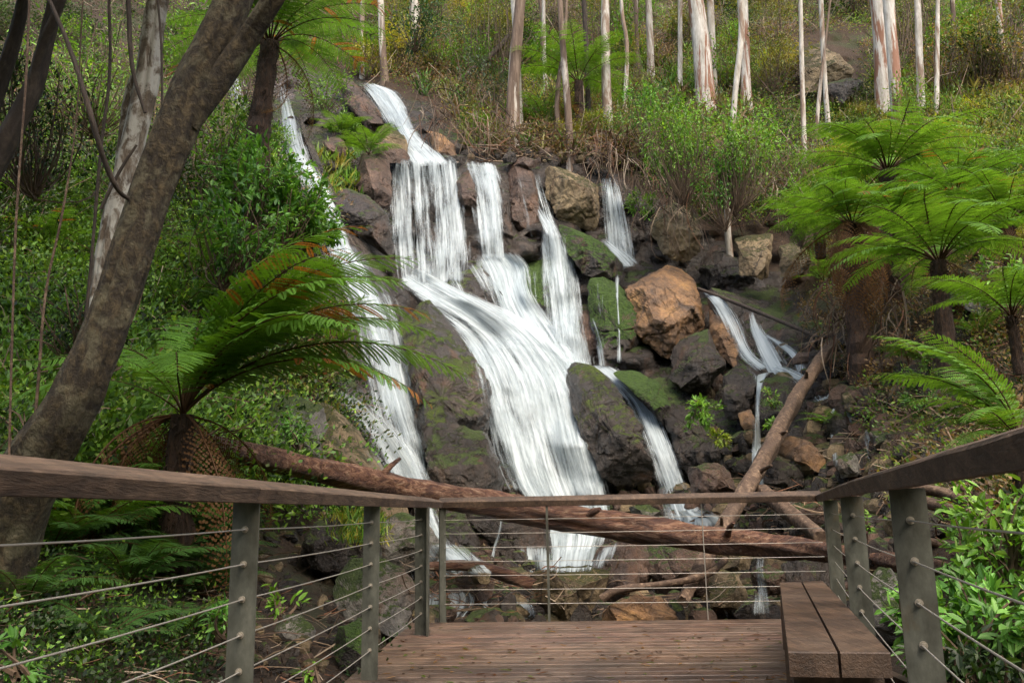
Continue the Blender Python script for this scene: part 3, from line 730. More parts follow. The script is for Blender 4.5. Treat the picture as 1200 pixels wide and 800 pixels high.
rock("mossy wall left of the large orange boulder", [(688, 328), (730, 316), (748, 350), (752, 400), (778, 446), (736, 446), (704, 428), (690, 372)], 'moss', -0.6, 0.5, "rock_wall", G, 3)
rock("large orange topped boulder beside the falls", [(728, 324), (744, 312), (768, 306), (792, 308), (816, 320), (832, 348), (838, 380), (832, 418), (804, 428), (772, 420), (746, 392), (732, 352)], 'orange', -1.5, 0.9, "boulder", G, 9)
rock("dark boulder under the orange topped one, half covered in black ferns", [(796, 398), (832, 384), (850, 416), (852, 470), (822, 480), (790, 448), (780, 420)], 'dark', -1.6, 0.6, "boulder", G, 9)
rock("dark squarish boulder below the orange rock sheet", [(848, 442), (866, 424), (892, 440), (892, 486), (870, 503), (850, 488)], 'dark', -1.6, 0.5, "boulder", G, 7)
rock("shadowed dark wall right of the lower right cascade", [(748, 440), (800, 440), (850, 480), (880, 510), (880, 580), (820, 585), (795, 540), (775, 490)], 'dark', -0.3, 0.6, "rock_wall", G, 4)
rock("green mossy ramp along the lower right cascade", [(714, 432), (740, 427), (770, 448), (794, 490), (800, 520), (788, 512), (760, 478), (735, 452)], 'moss', -1.0, 0.4, "rock_slab", G, 3)
rock("large grey boulder with moss cap between the two lower cascades", [(643, 422), (662, 414), (700, 432), (728, 458), (748, 500), (765, 545), (780, 585), (730, 600), (702, 560), (678, 500), (655, 450)], 'mossy', -1.2, 0.7, "boulder", G, 9)
rock("huge dark boulder with moss cap left of the broad cascade", [(428, 318), (452, 328), (500, 352), (538, 382), (556, 420), (566, 470), (578, 530), (592, 582), (520, 590), (490, 560), (478, 480), (462, 440), (456, 380)], 'mossy', -1.2, 0.9, "boulder", G, 6)
rock("dark layered boulder below the huge moss capped one", [(492, 500), (530, 495), (566, 505), (584, 545), (600, 590), (540, 600), (500, 580)], 'dark', -1.9, 0.5, "boulder", G, 9)
rock("tan brown slab edge beside the left fall's lower slide", [(366, 468), (390, 478), (420, 505), (446, 540), (456, 562), (408, 566), (380, 530)], 'tan', -1.8, 0.5, "rock_slab", G, 4)
rock("grey boulder behind the big fern at left", [(280, 492), (300, 470), (345, 462), (378, 478), (390, 530), (392, 562), (330, 560), (290, 530)], 'grey', -0.8, 0.5, "boulder", G, 9)
rock("orange brown slab under the dark boulder by the leaning log", [(904, 516), (926, 510), (964, 524), (974, 547), (940, 546), (912, 532)], 'orange', -1.6, 0.25, "rock_slab", G, 4)
rock("small triangular orange rock beside the thin central trickle", [(864, 484), (880, 478), (888, 500), (872, 506)], 'orange', -2.0, 0.2, "stone", G, 3, nphi=48, nt=24)
rock("small upright tan stone right of the leaning log", [(986, 462), (994, 458), (1006, 476), (1004, 486), (990, 480)], 'tan', -1.0, 0.2, "stone", G, 3, nphi=48, nt=24)
rock("grey square stone left of the stick heap on the right bank", [(1018, 506), (1050, 500), (1054, 525), (1026, 532)], 'grey', -0.6, 0.25, "stone", G, 4, nphi=48, nt=24)
rock("pale grey cut block on the right slope under the tree ferns", [(1110, 328), (1130, 320), (1158, 328), (1168, 348), (1164, 366), (1130, 362), (1112, 350)], 'grey', -0.9, 0.4, "rock_block", G, 4)
rock("large pale overhanging rock high on the far hillside", [(938, 62), (960, 50), (992, 52), (1006, 70), (1000, 95), (968, 108), (940, 100)], 'tan', -3.0, 1.4, "boulder", G, 7)
rock("dark rock beneath the pale overhang on the hillside", [(960, 100), (1010, 88), (1015, 106), (980, 116)], 'dark', -3.0, 0.8, "boulder", G, 4, nphi=48, nt=24)

G2 = "boulders at the foot of the falls"
CR = [
 ("wet dark wall under the fallen log, split by a white trickle", [(508, 596), (560, 590), (610, 600), (640, 620), (646, 650), (630, 668), (590, 668), (530, 664)], 'dark', 14.2, .7),
 ("big purple brown boulder right of the broad cascade's foot", [(688, 668), (700, 640), (726, 630), (758, 632), (770, 660), (764, 700), (720, 706), (694, 694)], 'brown', 11.6, .6),
 ("brown split boulder right of the purple brown one", [(756, 636), (800, 634), (836, 650), (840, 690), (800, 706), (764, 698)], 'brown', 11.4, .5),
 ("flat topped tan boulder in the creek behind the centre rail post", [(622, 684), (640, 670), (690, 662), (716, 668), (712, 694), (700, 716), (676, 728), (640, 724), (626, 700)], 'tan', 9.9, .45),
 ("low orange boulder just beyond the deck edge", [(700, 730), (712, 710), (740, 697), (776, 699), (796, 722), (798, 742), (720, 744)], 'orange', 9.5, .35),
 ("pale lichened stone under the right lower cascade", [(736, 594), (760, 590), (776, 600), (772, 612), (744, 612)], 'grey', 14.5, .25),
 ("rounded reddish stone beside the foam of the right cascade", [(800, 612), (830, 600), (860, 604), (866, 618), (830, 622)], 'orange', 14.4, .3),
 ("grey boulder left of the left fall's foot", [(440, 640), (446, 610), (470, 600), (500, 612), (520, 636), (510, 664), (470, 672), (446, 664)], 'grey', 10.5, .45),
 ("mossy headland boulder behind the second left post", [(396, 640), (400, 606), (424, 600), (444, 620), (446, 660), (420, 668)], 'moss', 9.0, .4),
 ("lichen spotted grey boulder beside the deck's left corner", [(392, 690), (410, 655), (450, 652), (480, 668), (488, 700), (478, 750), (430, 772), (396, 752)], 'grey', 7.6, .4),
 ("moss cushion boulder near the foot of the second left post", [(388, 760), (396, 735), (420, 728), (438, 750), (436, 790), (404, 800)], 'moss', 6.0, .25),
 ("half buried grey stone on the left bank", [(318, 738), (330, 720), (352, 718), (366, 738), (360, 760), (330, 760)], 'grey', 6.0, .15),
 ("dark wedge boulder on the left bank between the posts", [(352, 640), (370, 612), (396, 606), (410, 640), (402, 690), (370, 690)], 'mossy', 8.2, .35),
 ("brown boulder left in the creek by the stick pile", [(520, 672), (550, 664), (580, 676), (584, 700), (552, 712), (524, 700)], 'brown', 10.6, .3),
 ("small tan stone in front of the trickle", [(546, 668), (560, 660), (576, 670), (572, 684), (552, 684)], 'tan', 10.0, .2),
 ("upright tan stone behind the right of the deck edge", [(828, 690), (840, 668), (864, 672), (876, 700), (868, 728), (834, 728)], 'tan', 9.9, .3),
 ("reddish stone above the small white drop near the bench", [(880, 672), (900, 662), (922, 672), (924, 692), (900, 700), (882, 692)], 'brown', 9.6, .2),
 ("dark stone left of the bench seat", [(860, 720), (872, 704), (890, 702), (900, 722), (890, 734)], 'dark', 9.0, .2),
 ("dark block between the fallen log and the bench", [(915, 660), (940, 652), (972, 656), (980, 680), (960, 700), (920, 696)], 'dark', 9.6, .3),
 ("tan stone below the leaning log", [(836, 648), (862, 642), (884, 652), (880, 668), (850, 672)], 'tan', 10.6, .2),
 ("reddish brown flat stone behind the right corner post", [(930, 595), (960, 588), (985, 596), (984, 612), (945, 614)], 'brown', 11.5, .25),
 ("grey stone right of the second dark log", [(905, 588), (925, 580), (950, 588), (950, 606), (915, 606)], 'grey', 12.2, .25),
 ("large grey boulder below the right railing between the posts", [(1010, 690), (1030, 665), (1062, 668), (1080, 700), (1076, 750), (1030, 752), (1012, 725)], 'grey', 6.8, .35),
 ("brown stone behind the near right post", [(1008, 640), (1030, 628), (1052, 640), (1050, 664), (1016, 664)], 'brown', 8.0, .25),
 ("dark boulder under the stacked logs on the right bank", [(1070, 600), (1100, 590), (1126, 604), (1122, 640), (1080, 640)], 'dark', 8.4, .35),
 ("long dark slab above the back rail at the right", [(880, 546), (910, 538), (950, 548), (966, 562), (930, 574), (890, 566)], 'dark', 13.5, .35),
 ("brown rubble boulder below the dark central wall", [(806, 548), (836, 540), (866, 552), (868, 580), (830, 590), (808, 576)], 'brown', 14.2, .35),
 ("grey stone on the right bank under the little fern", [(976, 540), (996, 530), (1016, 540), (1014, 556), (986, 560)], 'grey', 12.0, .25),
 ("low wet stone at the foot of the left fall", [(470, 690), (490, 676), (516, 682), (520, 700), (490, 708)], 'dark', 10.0, .2),
]
for lab, ol, mt, dd, th in CR:
    rock(lab, ol, mt, 0, th, "boulder", G2, 8, d0=dd, follow=0.25)
rebuild_bvh()
bvh_all = bvh

# rubble between the boulders: uncountable small stones
mb = MB(); cols = []
def rubble(mb, px, py, r, rs):
    p = hitp(px, py, bvh_ground)
    n1, n2 = 10, 7
    th = np.linspace(0.05, np.pi - .05, n2); ph = np.linspace(0, 2 * np.pi, n1, endpoint=False)
    V = np.stack([np.sin(th)[:, None] * np.cos(ph), np.sin(th)[:, None] * np.sin(ph), np.cos(th)[:, None] * np.ones(n1)], -1).reshape(-1, 3)
    for _ in range(5):
        q = rs.normal(0, 1, 3); q /= np.linalg.norm(q); h = V @ q; V = V - q * np.clip(h - rs.uniform(.55, .8), 0, None)[:, None]
    V = V * (rs.uniform(.6, 1.3, 3) * r) + p + np.array([0, 0, r * .2])
    k = (np.arange(n2 - 1)[:, None] * n1 + np.arange(n1)[None]).ravel(); k2 = (np.arange(n2 - 1)[:, None] * n1 + (np.arange(n1)[None] + 1) % n1).ravel()
    mb.add(V, np.stack([k, k + n1, k2 + n1, k2], 1), mat=int(rs.integers(0, 4)))
rs = np.random.default_rng(5)
for _ in range(1500):
    y = rs.uniform(560, 735); x = rs.uniform(440, 1060)
    if 625 < x < 720 and y < 668: continue
    rubble(mb, x, y, rs.uniform(.04, .16) * (1.5 if rs.random() < .15 else 1), rs)
for _ in range(900):
    y = rs.uniform(400, 600); x = rs.uniform(780, 1120) + (500 - y) * .1
    rubble(mb, x, y, rs.uniform(.05, .25), rs)
for _ in range(160):
    rubble(mb, rs.uniform(540, 1000), rs.uniform(172, 196), rs.uniform(.06, .25), rs)
for _ in range(200):
    rubble(mb, rs.uniform(250, 480), rs.uniform(600, 800), rs.uniform(.02, .09), rs)
tag(mb.build("creek_rubble", [M['dark'], M['brown'], M['mossy'], M['tan']]), "loose dark and brown stones filling the creek bed", "rubble", None, 'stuff')

# creek water: a slightly stepped sheet of dark water among the boulders
mb = MB()
xs = np.linspace(-4.5, 5.5, 120); ys = np.linspace(6.0, 17.5, 140)
XX, YY = np.meshgrid(xs, ys)
ZZ = -0.42 + np.clip((YY - 10.0) * 0.075, -0.12, 0.7) + np.array([0.03 * mnoise.noise(Vector((a * 1.3, b * 1.3, 0))) for a, b in zip(XX.ravel().tolist(), YY.ravel().tolist())]).reshape(XX.shape)
kk = (np.arange(139)[:, None] * 120 + np.arange(119)[None]).ravel()
mb.add(np.stack([XX, YY, ZZ], -1).reshape(-1, 3), np.stack([kk, kk + 1, kk + 121, kk + 120], 1))
tag(mb.build("creek_water", M['creek'], smooth=True), kind='structure')
# white water in the creek
water("rapids", "white trickle over the dark wall under the log", [(585, 608, 590, 606), (582, 625, 588, 625), (576, 645, 581, 645), (572, 662, 579, 662)], 0.7, 0.06, 1, 1.5, tree=bvh_all)
water("rapids", "foam at the foot of the left fall", [(512, 640, 530, 636), (516, 655, 548, 652), (528, 668, 566, 664)], 0.85, 0.1, 1, 2, tree=bvh_all)
water("rapids", "small white drop near the bench", [(872, 650, 910, 648), (874, 668, 906, 668), (880, 690, 908, 690), (874, 712, 916, 712), (872, 722, 918, 721)], 0.50, 0.1, 1, 2, tree=bvh_all)
water("rapids", "white water at the foot of the right lower cascade", [(780, 600, 826, 596), (784, 608, 850, 606), (770, 618, 866, 616)], 0.85, 0.12, 1, 2, tree=bvh_all)
water("rapids", "white water beyond the left corner post", [(498, 694, 560, 690), (496, 708, 570, 704), (494, 727, 548, 726)], 0.66, 0.1, 1, 2, tree=bvh_all)
water("rapids", "foam below the broad cascade", [(624, 655, 700, 652), (622, 662, 706, 660), (618, 670, 700, 667)], 0.55, 0.12, 1, 2, tree=bvh_all)
water("rapids", "white trickle between the rocks at the right", [(884, 440, 900, 436), (886, 450, 893, 448), (884, 480, 890, 480), (882, 510, 891, 510), (880, 545, 892, 545), (880, 580, 896, 580)], 0.9, 0.1, 1, 1.5, tree=bvh_all)
V_ = lambda lab, secs, dn, of=0.06: water("waterfall", lab, secs, dn, of, 1, 2.0, tree=bvh_all, cum=False)
V_("thin strands down the left side of the broad cascade", [(538, 398, 590, 410), (548, 440, 600, 450), (556, 490, 615, 495), (566, 540, 625, 540), (580, 575, 640, 575)], 0.50)
V_("single thin thread over the mossy wall", [(720, 322, 728, 322), (720, 350, 726, 350), (723, 390, 728, 390), (722, 425, 730, 425)], 0.62)
V_("threads over the mossy ledge", [(694, 325, 712, 325), (696, 370, 712, 372), (700, 415, 710, 415)], 0.42)
V_("veil over the green wall", [(596, 322, 640, 312), (604, 360, 642, 360), (622, 405, 652, 405)], 0.42)
V_("veil left of the left fall's slide", [(402, 505, 440, 515), (410, 530, 455, 535), (425, 560, 470, 560)], 0.38)
V_("wet veil on the grey boulder below the curtain", [(430, 235, 458, 245), (436, 275, 462, 280), (446, 310, 466, 312)], 0.36)
V_("threads beside the straight stream", [(600, 205, 618, 205), (608, 240, 622, 242), (616, 280, 634, 282)], 0.45)
V_("veil on the brown rocks right of the straight stream", [(684, 372, 700, 368), (692, 400, 712, 400), (696, 432, 718, 430)], 0.5)
V_("spreading foam at the foot of the broad cascade", [(600, 640, 730, 636), (606, 655, 720, 652), (612, 672, 712, 668)], 0.66)
V_("threads on the dark central wall", [(884, 520, 896, 516), (890, 545, 900, 545)], 0.6)
V_("creek riffle beyond the deck", [(560, 700, 620, 696), (556, 714, 640, 712), (560, 728, 636, 727)], 0.56)
V_("creek riffle right of the orange boulder", [(800, 714, 870, 708), (806, 728, 880, 727)], 0.45)

V_("white trickle down the orange rock", [(817, 338, 832, 340), (832, 352, 856, 352), (846, 378, 872, 378), (857, 402, 878, 402), (868, 420, 888, 418), (885, 436, 908, 428)], 0.78)
V_("forked trickle on the black wall", [(877, 366, 885, 366), (878, 385, 894, 385), (886, 405, 906, 400), (894, 425, 918, 420), (902, 440, 928, 434)], 0.8)
V_("right arm of the forked trickle", [(892, 392, 900, 390), (908, 405, 920, 400), (924, 418, 940, 412), (932, 440, 950, 436)], 0.72)
V_("slide passing behind the leaning log", [(898, 436, 912, 424), (935, 452, 950, 440), (955, 470, 976, 460), (972, 488, 998, 476), (982, 502, 1006, 494)], 0.78)
V_("fan of water right of the leaning log", [(944, 462, 962, 460), (956, 480, 984, 480), (964, 500, 992, 500)], 0.62)
V_("thin fall right of the leaning log", [(970, 500, 982, 498), (972, 520, 982, 520), (975, 548, 983, 548)], 0.7)
V_("small fall by the stones on the right", [(1009, 504, 1018, 502), (1013, 522, 1026, 520), (1016, 542, 1030, 540)], 0.66)
V_("wide feathered veil of the left fall", [(372, 288, 424, 284), (386, 330, 452, 322), (404, 370, 474, 362), (414, 410, 482, 404), (420, 450, 490, 446), (430, 490, 498, 486), (446, 530, 506, 526), (458, 562, 512, 560)], 0.55, 0.12)
V_("foam where the left fall meets the creek", [(486, 640, 540, 634), (494, 660, 572, 656), (510, 676, 584, 672)], 0.62, 0.1)

# ------------------------------------------------------------------ viewing platform
Zd = 0.0
cL = onz(np.array(489.), np.array(729.5), 0.0); cR = onz(np.array(985.), np.array(724.), 0.0)
RZ = 1.045
def at(px, d, z):           # point at height z whose ground position is under pixel column px (taken at eye level) and distance d
    p = unp(px, 598, d); return np.array([p[0], p[1], z])
L0 = at(512, cL[1] + 0.06, RZ); Lnear = at(0, 1.79, RZ); Lnear = L0 + (Lnear - L0) * 1.32
R0 = at(966, cR[1], RZ); R1 = at(1017, 3.7, RZ); R2 = at(1200, 1.5, RZ); R2 = R1 + (R2 - R1) * 1.6

def rail_beam(name, a, b, inward, parent, label=None, w=0.070, h=0.030, tilt=0.30):
    a = np.asarray(a, float); b = np.asarray(b, float); c = (a + b) / 2; X = (b - a) / 2
    d = norm(X); side = norm(np.cross(d, [0, 0, 1])); side = side * np.sign(side @ inward) if abs(side @ inward) > 0 else side
    Y = side * math.cos(tilt) - np.array([0, 0, 1]) * math.sin(tilt); Z = side * math.sin(tilt) + np.array([0, 0, 1]) * math.cos(tilt)
    n = 14
    m = MB(); prof = [(-1, -1), (.93, -1), (1, -.86), (1, .8), (.9, 1), (-.9, 1), (-1, .8)]
    V = []; cols = []
    rs = np.random.default_rng(int(abs(a[0]) * 100))
    for i in range(n + 1):
        t = -1 + 2 * i / n
        for q, s in prof:
            V.append(c + X * t + Y * (q * w) + Z * (s * h) + rs.normal(0, .0008, 3)); cols.append((1, 1, 1))
    k = len(prof)
    f = [[i * k + j, i * k + (j + 1) % k, (i + 1) * k + (j + 1) % k, (i + 1) * k + j] for i in range(n) for j in range(k)]
    m.add(V, np.array(f), np.array(cols)); m.add(V, np.array([list(range(k))[::-1], list(range(n * k, n * k + k))]), np.array(cols))
    o = m.build(name, M['rail'], parent, origin=c)
    if parent is not None: o.location = Vector((c).tolist()) - parent.location
    if label: o['label'] = label
    return o

deck = empty("viewing_deck", (0, 3, 0), "reddish brown plank viewing deck in front of the waterfall", "deck")
# deck boards run left-right, clipped to the tapering outline
nearL = np.array([Lnear[0] + 0.06, Lnear[1]]); nearR = np.array([R2[0] - 0.06, R2[1]])
def xl(y): return cL[0] + (nearL[0] - cL[0]) * (cL[1] - y) / (cL[1] - nearL[1]) - 0.05
def xr(y):
    if y > R1[1]: return R1[0] + (R0[0] - R1[0]) * (y - R1[1]) / (R0[1] - R1[1]) + 0.07
    return R1[0] + (R2[0] - R1[0]) * (R1[1] - y) / (R1[1] - R2[1]) + 0.07
m = MB(); y = cL[1] + 0.02; rs = np.random.default_rng(3)
slope = (cR[1] - cL[1]) / (cR[0] - cL[0])
while y > -0.8:
    w = 0.135; t = rs.uniform(0.7, 1.2) * (1.75 if y > 6.35 else (1.3 if y > 5.9 else .62))
    yc = y - w / 2; a = np.array([xl(yc), yc + (0), -0.016]); b = np.array([xr(yc - .1), yc, -0.016])
    a[1] = yc; b[1] = yc + slope * (b[0] - a[0])
    c = (a + b) / 2; c[2] += rs.uniform(-.0015, .0015)
    box(m, c, (b - a) / 2, np.array([0, w / 2 - 0.004, 0]), np.array([0, 0, 0.016]), (t, t * rs.uniform(.93, 1.05), t * rs.uniform(.9, 1.05)), bev=0.004)
    y -= w + 0.001
o = m.build("decking", M['deck'], deck); o.location = -deck.location
m = MB(); n_ = norm(np.array([cR[0] - cL[0], cR[1] - cL[1], 0])); c = (cL + cR) / 2 + np.array([0, 0.05, -0.13]); box(m, c, (cR - cL) / 2 * .995, np.array([0, .022, 0]), np.array([0, 0, .09]))
o = m.build("fascia_board", M['deck'], deck); o.location = -deck.location
for q in (0.15, 0.5, 0.85):
    m = MB(); p = cL + (cR - cL) * q; box(m, (p[0], p[1] - 2.4, -0.125), (0.035, 0, 0), (0, 2.3, 0), (0, 0, .085)); o = m.build("joist", M['deck'], deck); o.location = -deck.location

def plate(parent, p, xdir, w, t, z0, z1, cab=(), bolts=True, face=-1):
    """flat steel post; xdir = width direction in plan; bolts sit on its face"""
    X = norm(np.array([xdir[0], xdir[1], 0.0])); N = np.array([-X[1], X[0], 0]);  N = N * (-1 if N[1] > 0 else 1)
    m = MB(); box(m, (p[0], p[1], (z0 + z1) / 2), X * w / 2, N * t / 2, (0, 0, (z1 - z0) / 2), bev=0)
    o = m.build("post", M['steel'], parent); o.location = -parent.location
    if bolts:
        for zc in cab:
            m = MB(); c = np.array([p[0], p[1], zc]) + X * face * 0.0
            a = c + N * (t / 2 - .001)
            tube(m, np.array([a, a + N * 0.006]), 0.0125, 10); tube(m, np.array([a + N * .005, a + N * .018]), 0.0085, 6); tube(m, np.array([a + N * .017, a + N * .03]), 0.0045, 8)
            b = m.build("cable_fitting", M['bolt'], o)
    return o
CZS = [0.905 - 0.123 * i for i in range(7)]
def cable(parent, a, b, sag=0.006):
    t = np.linspace(0, 1, 9)[:, None]; P = np.asarray(a) * (1 - t) + np.asarray(b) * t; P[:, 2] -= sag * (4 * t * (1 - t))[:, 0]
    m = MB(); tube(m, P, 0.0027, 6); o = m.build("cable", M['cable'], parent, smooth=True); o.location = -parent.location

# left railing
railL = empty("cable_railing", (L0[0], 4, 0), "cable railing along the left side", "railing", "railings of the viewing deck")
railL['label'] = "cable railing along the left side of the deck, timber handrail running off the left edge"
dL = norm(L0 - Lnear); inw = np.array([1, 0, 0])
pj = L0 + (Lnear - L0) * ((L0[1] - 3.12) / (L0[1] - Lnear[1]))
rail_beam("handrail", L0, pj + dL * 0.002, inw, railL); rail_beam("handrail", pj - dL * 0.002, Lnear, inw, railL)
perp = norm(np.array([dL[1], -dL[0], 0]))
stops = []
for d, bw in ((7.15, .10), (5.3, .098), (3.2, .098), (1.35, .098)):
    p = L0 + (Lnear - L0) * ((L0[1] - d) / (L0[1] - Lnear[1])); stops.append(p)
    pp = p + perp * (-0.005)
    plate(railL, pp, perp if d > 1 else perp, bw, 0.012, -0.35, RZ - 0.042, CZS if d < 7 else CZS)
m = MB(); p = stops[0] + perp * .055 + np.array([0, -.045, 0]); box(m, (p[0], p[1], .33), perp * .006, dL * .045, (0, 0, .675)); o = m.build("post", M['steel'], railL); o.location = -railL.location
for a, b in zip(stops[:-1], stops[1:]):
    for z in CZS: cable(railL, (a[0], a[1] - .01, z), (b[0], b[1] + .01, z))
# back railing
railB = empty("cable_railing", ((L0[0] + R0[0]) / 2, L0[1], 0), "cable railing across the far end of the deck, thin posts seen edge on", "railing", "railings of the viewing deck")
rail_beam("handrail", L0 + np.array([.02, 0.0, 0.002]), R0 + np.array([-.015, 0, 0.002]), np.array([0, -1, 0]), railB)
ed = norm(R0 - L0); edp = np.array([-ed[1], ed[0], 0])
bl = at(516, L0[1] - .02, 0); bm_ = L0 + (R0 - L0) * 0.29; br = R0 + (L0 - R0) * .01; bq = L0 + (R0 - L0) * 0.69
m = MB(); box(m, (bl[0] + .02, bl[1] - .01, .33), norm(ed + edp) * .035, norm(ed - edp) * .006, (0, 0, .675)); o = m.build("post", M['steel'], railB); o.location = -railB.location
for q, hw, tk in ((bm_, .045, .010), ):
    m = MB(); box(m, (q[0], q[1], .33), norm(edp + ed * 0.0) * hw, ed * tk, (0, 0, .675)); o = m.build("post", M['steel'], railB); o.location = -railB.location
m = MB(); box(m, (bq[0], bq[1], .50), edp * .012, ed * .003, (0, 0, .5)); o = m.build("cable_spacer", M['cable'], railB); o.location = -railB.location
for z in CZS: cable(railB, (bl[0] + .02, bl[1], z - .015), (br[0], br[1], z - .015), 0.003)
# right railing
railR = empty("cable_railing", (R1[0], R1[1], 0), "cable railing at the right with wide grey posts and a bent dark handrail", "railing", "railings of the viewing deck")
inw = np.array([-1, 0, 0])
rail_beam("handrail", R0 + np.array([0.01, 0.02, 0]), R1, inw, railR); rail_beam("handrail", R1, R2, inw, railR)
dR = norm(R0 - R1); perpR = norm(np.array([dR[1], -dR[0], 0]))
def onR(y): return np.array([xr(y) - .07, y, RZ])
rp = []
for d, bw in ((6.75, .10), (4.65, .112), (2.72, .105), (0.9, .1)):
    p = onR(d); rp.append(p)
    plate(railR, p + perpR * .008, perpR, bw, 0.012, -0.35, RZ - .042, CZS if d < 6 else ())
q = onR(6.62); m = MB(); box(m, (q[0] - .05, q[1], .33), perpR * .006, dR * .05, (0, 0, .675)); o = m.build("post", M['steel'], railR); o.location = -railR.location
for a, b in zip(rp[:-1], rp[1:]):
    for z in CZS: cable(railR, (a[0], a[1] - .01, z), (b[0], b[1] + .01, z))

# bench
bA = onz(np.array(913.), np.array(682.), 0.43); bB = onz(np.array(965.), np.array(680.), .43); bC = onz(np.array(922.), np.array(763.), .43); bD = onz(np.array(1045.), np.array(764.), .43)
bench = empty("bench", ((bC[0] + bD[0]) / 2, (bA[1] + bC[1]) / 2, 0), "two plank brown timber bench at the right end of the deck", "bench")
mA = bA * .5 + bB * .5 ; mC = bC * .5 + bD * .5
for a, b, c, d in ((bA, mA, bC, mC), (mA, bB, mC, bD)):
    g = norm(b - a) * .006
    a2, b2, c2, d2 = a + g, b - g, c + g, d - g
    m = MB(); h = 0.088; r = .005
    top = [a2, b2, d2, c2]; ctr = sum(top) / 4
    ins = [p + norm(ctr - p) * r for p in top]
    V = ins + [p - np.array([0, 0, r]) for p in top] + [p - np.array([0, 0, h]) for p in top]
    f = [[3, 2, 1, 0]] + [[i, (i + 1) % 4, 4 + (i + 1) % 4, 4 + i] for i in range(4)] + [[4 + i, 4 + (i + 1) % 4, 8 + (i + 1) % 4, 8 + i] for i in range(4)] + [[8, 9, 10, 11]]
    m.add(V, np.array(f), (1, 1, 1)); o = m.build("seat_plank", M['bench'], bench); o.location = -bench.location
for q in (.07, .5, .93):
    a = mC + (mA - mC) * q; wv = (bD - bC) * (1 - q) + (bB - bA) * q
    m = MB(); box(m, (a[0], a[1], .315), wv * .46, norm(np.array([-wv[1], wv[0], 0])) * .03, (0, 0, .03)); o = m.build("cross_bar", M['bench'], bench); o.location = -bench.location
    for s in (-.36, .36):
        m = MB(); c = a + wv * s; box(m, (c[0], c[1], .143), (.04, 0, 0), (0, .04, 0), (0, 0, .143)); o = m.build("leg", M['bench'], bench); o.location = -bench.location

# fallen leaves and twigs on the deck
m = MB(); N = 260
px_ = RNG.uniform(450, 930, N); py_ = RNG.uniform(732, 812, N); C = onz(px_, py_, 0.006); ang = RNG.uniform(0, 6.28, N)
Dv = np.stack([np.cos(ang), np.sin(ang), RNG.uniform(-.1, .2, N)], 1)
pal = np.array([(.12, .05, .02), (.2, .11, .04), (.08, .11, .02), (.05, .03, .02)]); cc = pal[RNG.integers(0, 4, N)]
leaves(m, C, Dv, np.tile([0, 0, 1.], (N, 1)) + RNG.normal(0, .2, (N, 3)), RNG.uniform(.025, .09, N), RNG.uniform(.008, .022, N), cc)
C = onz(RNG.uniform(450, 930, 50), RNG.uniform(732, 812, 50), 0.006); a_ = RNG.uniform(0, 6.28, 50)
twigs(m, C, C + np.stack([np.cos(a_), np.sin(a_), a_ * 0], 1) * RNG.uniform(.03, .14, 50)[:, None], .0015, (.12, .07, .04))
tag(m.build("fallen_leaves", M['leaf']), "small fallen leaves and twigs scattered on the deck boards", "leaf litter", None, 'stuff')

# ------------------------------------------------------------------ logs
def pixline(pts):
    """list of (px, py, width_px, d) -> points, radii"""
    A = smoothline(np.array(pts, float), 2); P = unp(A[:, 0], A[:, 1], A[:, 3]); return P, A[:, 2] / 2 * A[:, 3] / F
def log(label, pts, mat, name="fallen_log", seg=20, rough=.2, rs_=2.0, cat='log', group=None, sub=60):
    P, R = pixline(pts); A = resample(np.concatenate([P, R[:, None]], 1), sub)
    m = MB(); tube(m, A[:, :3], A[:, 3], seg, rough=rough, rs=rs_, ridge=.35 if seg > 12 else .15)
    if len(pts) < 6 or seg < 20 or cat != 'log': return tag(m.build(name, M[mat], smooth=True), label, cat, group)
    t = empty(name, A[0, :3], label, cat, group); o = m.build("trunk", M[mat], t, smooth=True); o.location = -t.location
    for q, az, ln in ((.22, 1.2, .22), (.47, 2.6, .16), (.63, .6, .3), (.8, 1.9, .2)):
        i = int(q * sub); c = A[i, :3]; r0 = A[i, 3]; ax = norm(A[i + 1, :3] - A[i, :3]); u = norm(np.cross(ax, [0, 0, 1])); v = np.cross(u, ax) 
        dv = norm(-abs(math.cos(az)) * u * np.sign(u[1]) + math.sin(az) * v * np.sign(v[2]) + ax * .5)
        k_ = MB(); tube(k_, np.array([c, c + dv * (r0 + ln * .5), c + dv * (r0 + ln) + ax * .03]), np.array([r0 * .34, r0 * .24, r0 * .14]), 10, rough=.3, rs=6)
        s = k_.build("branch_stub", M[mat], t, smooth=True); s.location = -t.location
    return t
log("huge peeling red brown log fallen across the stream behind the handrail", [(212, 512, 27, 7.5), (300, 536, 27, 8.1), (400, 557, 26, 8.9), (560, 588, 30, 9.9), (700, 612, 34, 10.2), (800, 628, 30, 9.9), (900, 638, 26, 9.3), (1000, 652, 23, 8.4), (1100, 664, 18, 7.0), (1168, 676, 10, 6.2)], 'log', sub=110, seg=24)
m = MB()
log("straight dry log leaning from the right bank down to the big fallen log", [(974, 404, 13, 16.8), (950, 440, 16, 15.5), (928, 474, 17, 14.5), (892, 546, 19, 12.4), (846, 620, 19, 10.9), (820, 665, 16, 10.0), (800, 704, 13, 9.4)], 'drywood', "leaning_log", rough=.24)
log("short dark log lying crossways behind the right end of the back rail", [(893, 575, 17, 12.0), (925, 600, 19, 11.2), (962, 630, 18, 10.2)], 'drywood', "fallen_log")
log("thin dark branch crossing the black wall above the trickles", [(818, 338, 4, 21.0), (850, 350, 5, 20.2), (900, 370, 5, 19.0), (960, 396, 5, 17.6)], 'blackbark', "branch", 8)
log("purple grey driftwood branch lying over the orange boulder", [(705, 702, 10, 9.3), (722, 690, 9, 9.3), (780, 684, 7, 9.4), (830, 674, 9, 9.6), (850, 655, 8, 9.9)], 'drywood', "branch", 10)
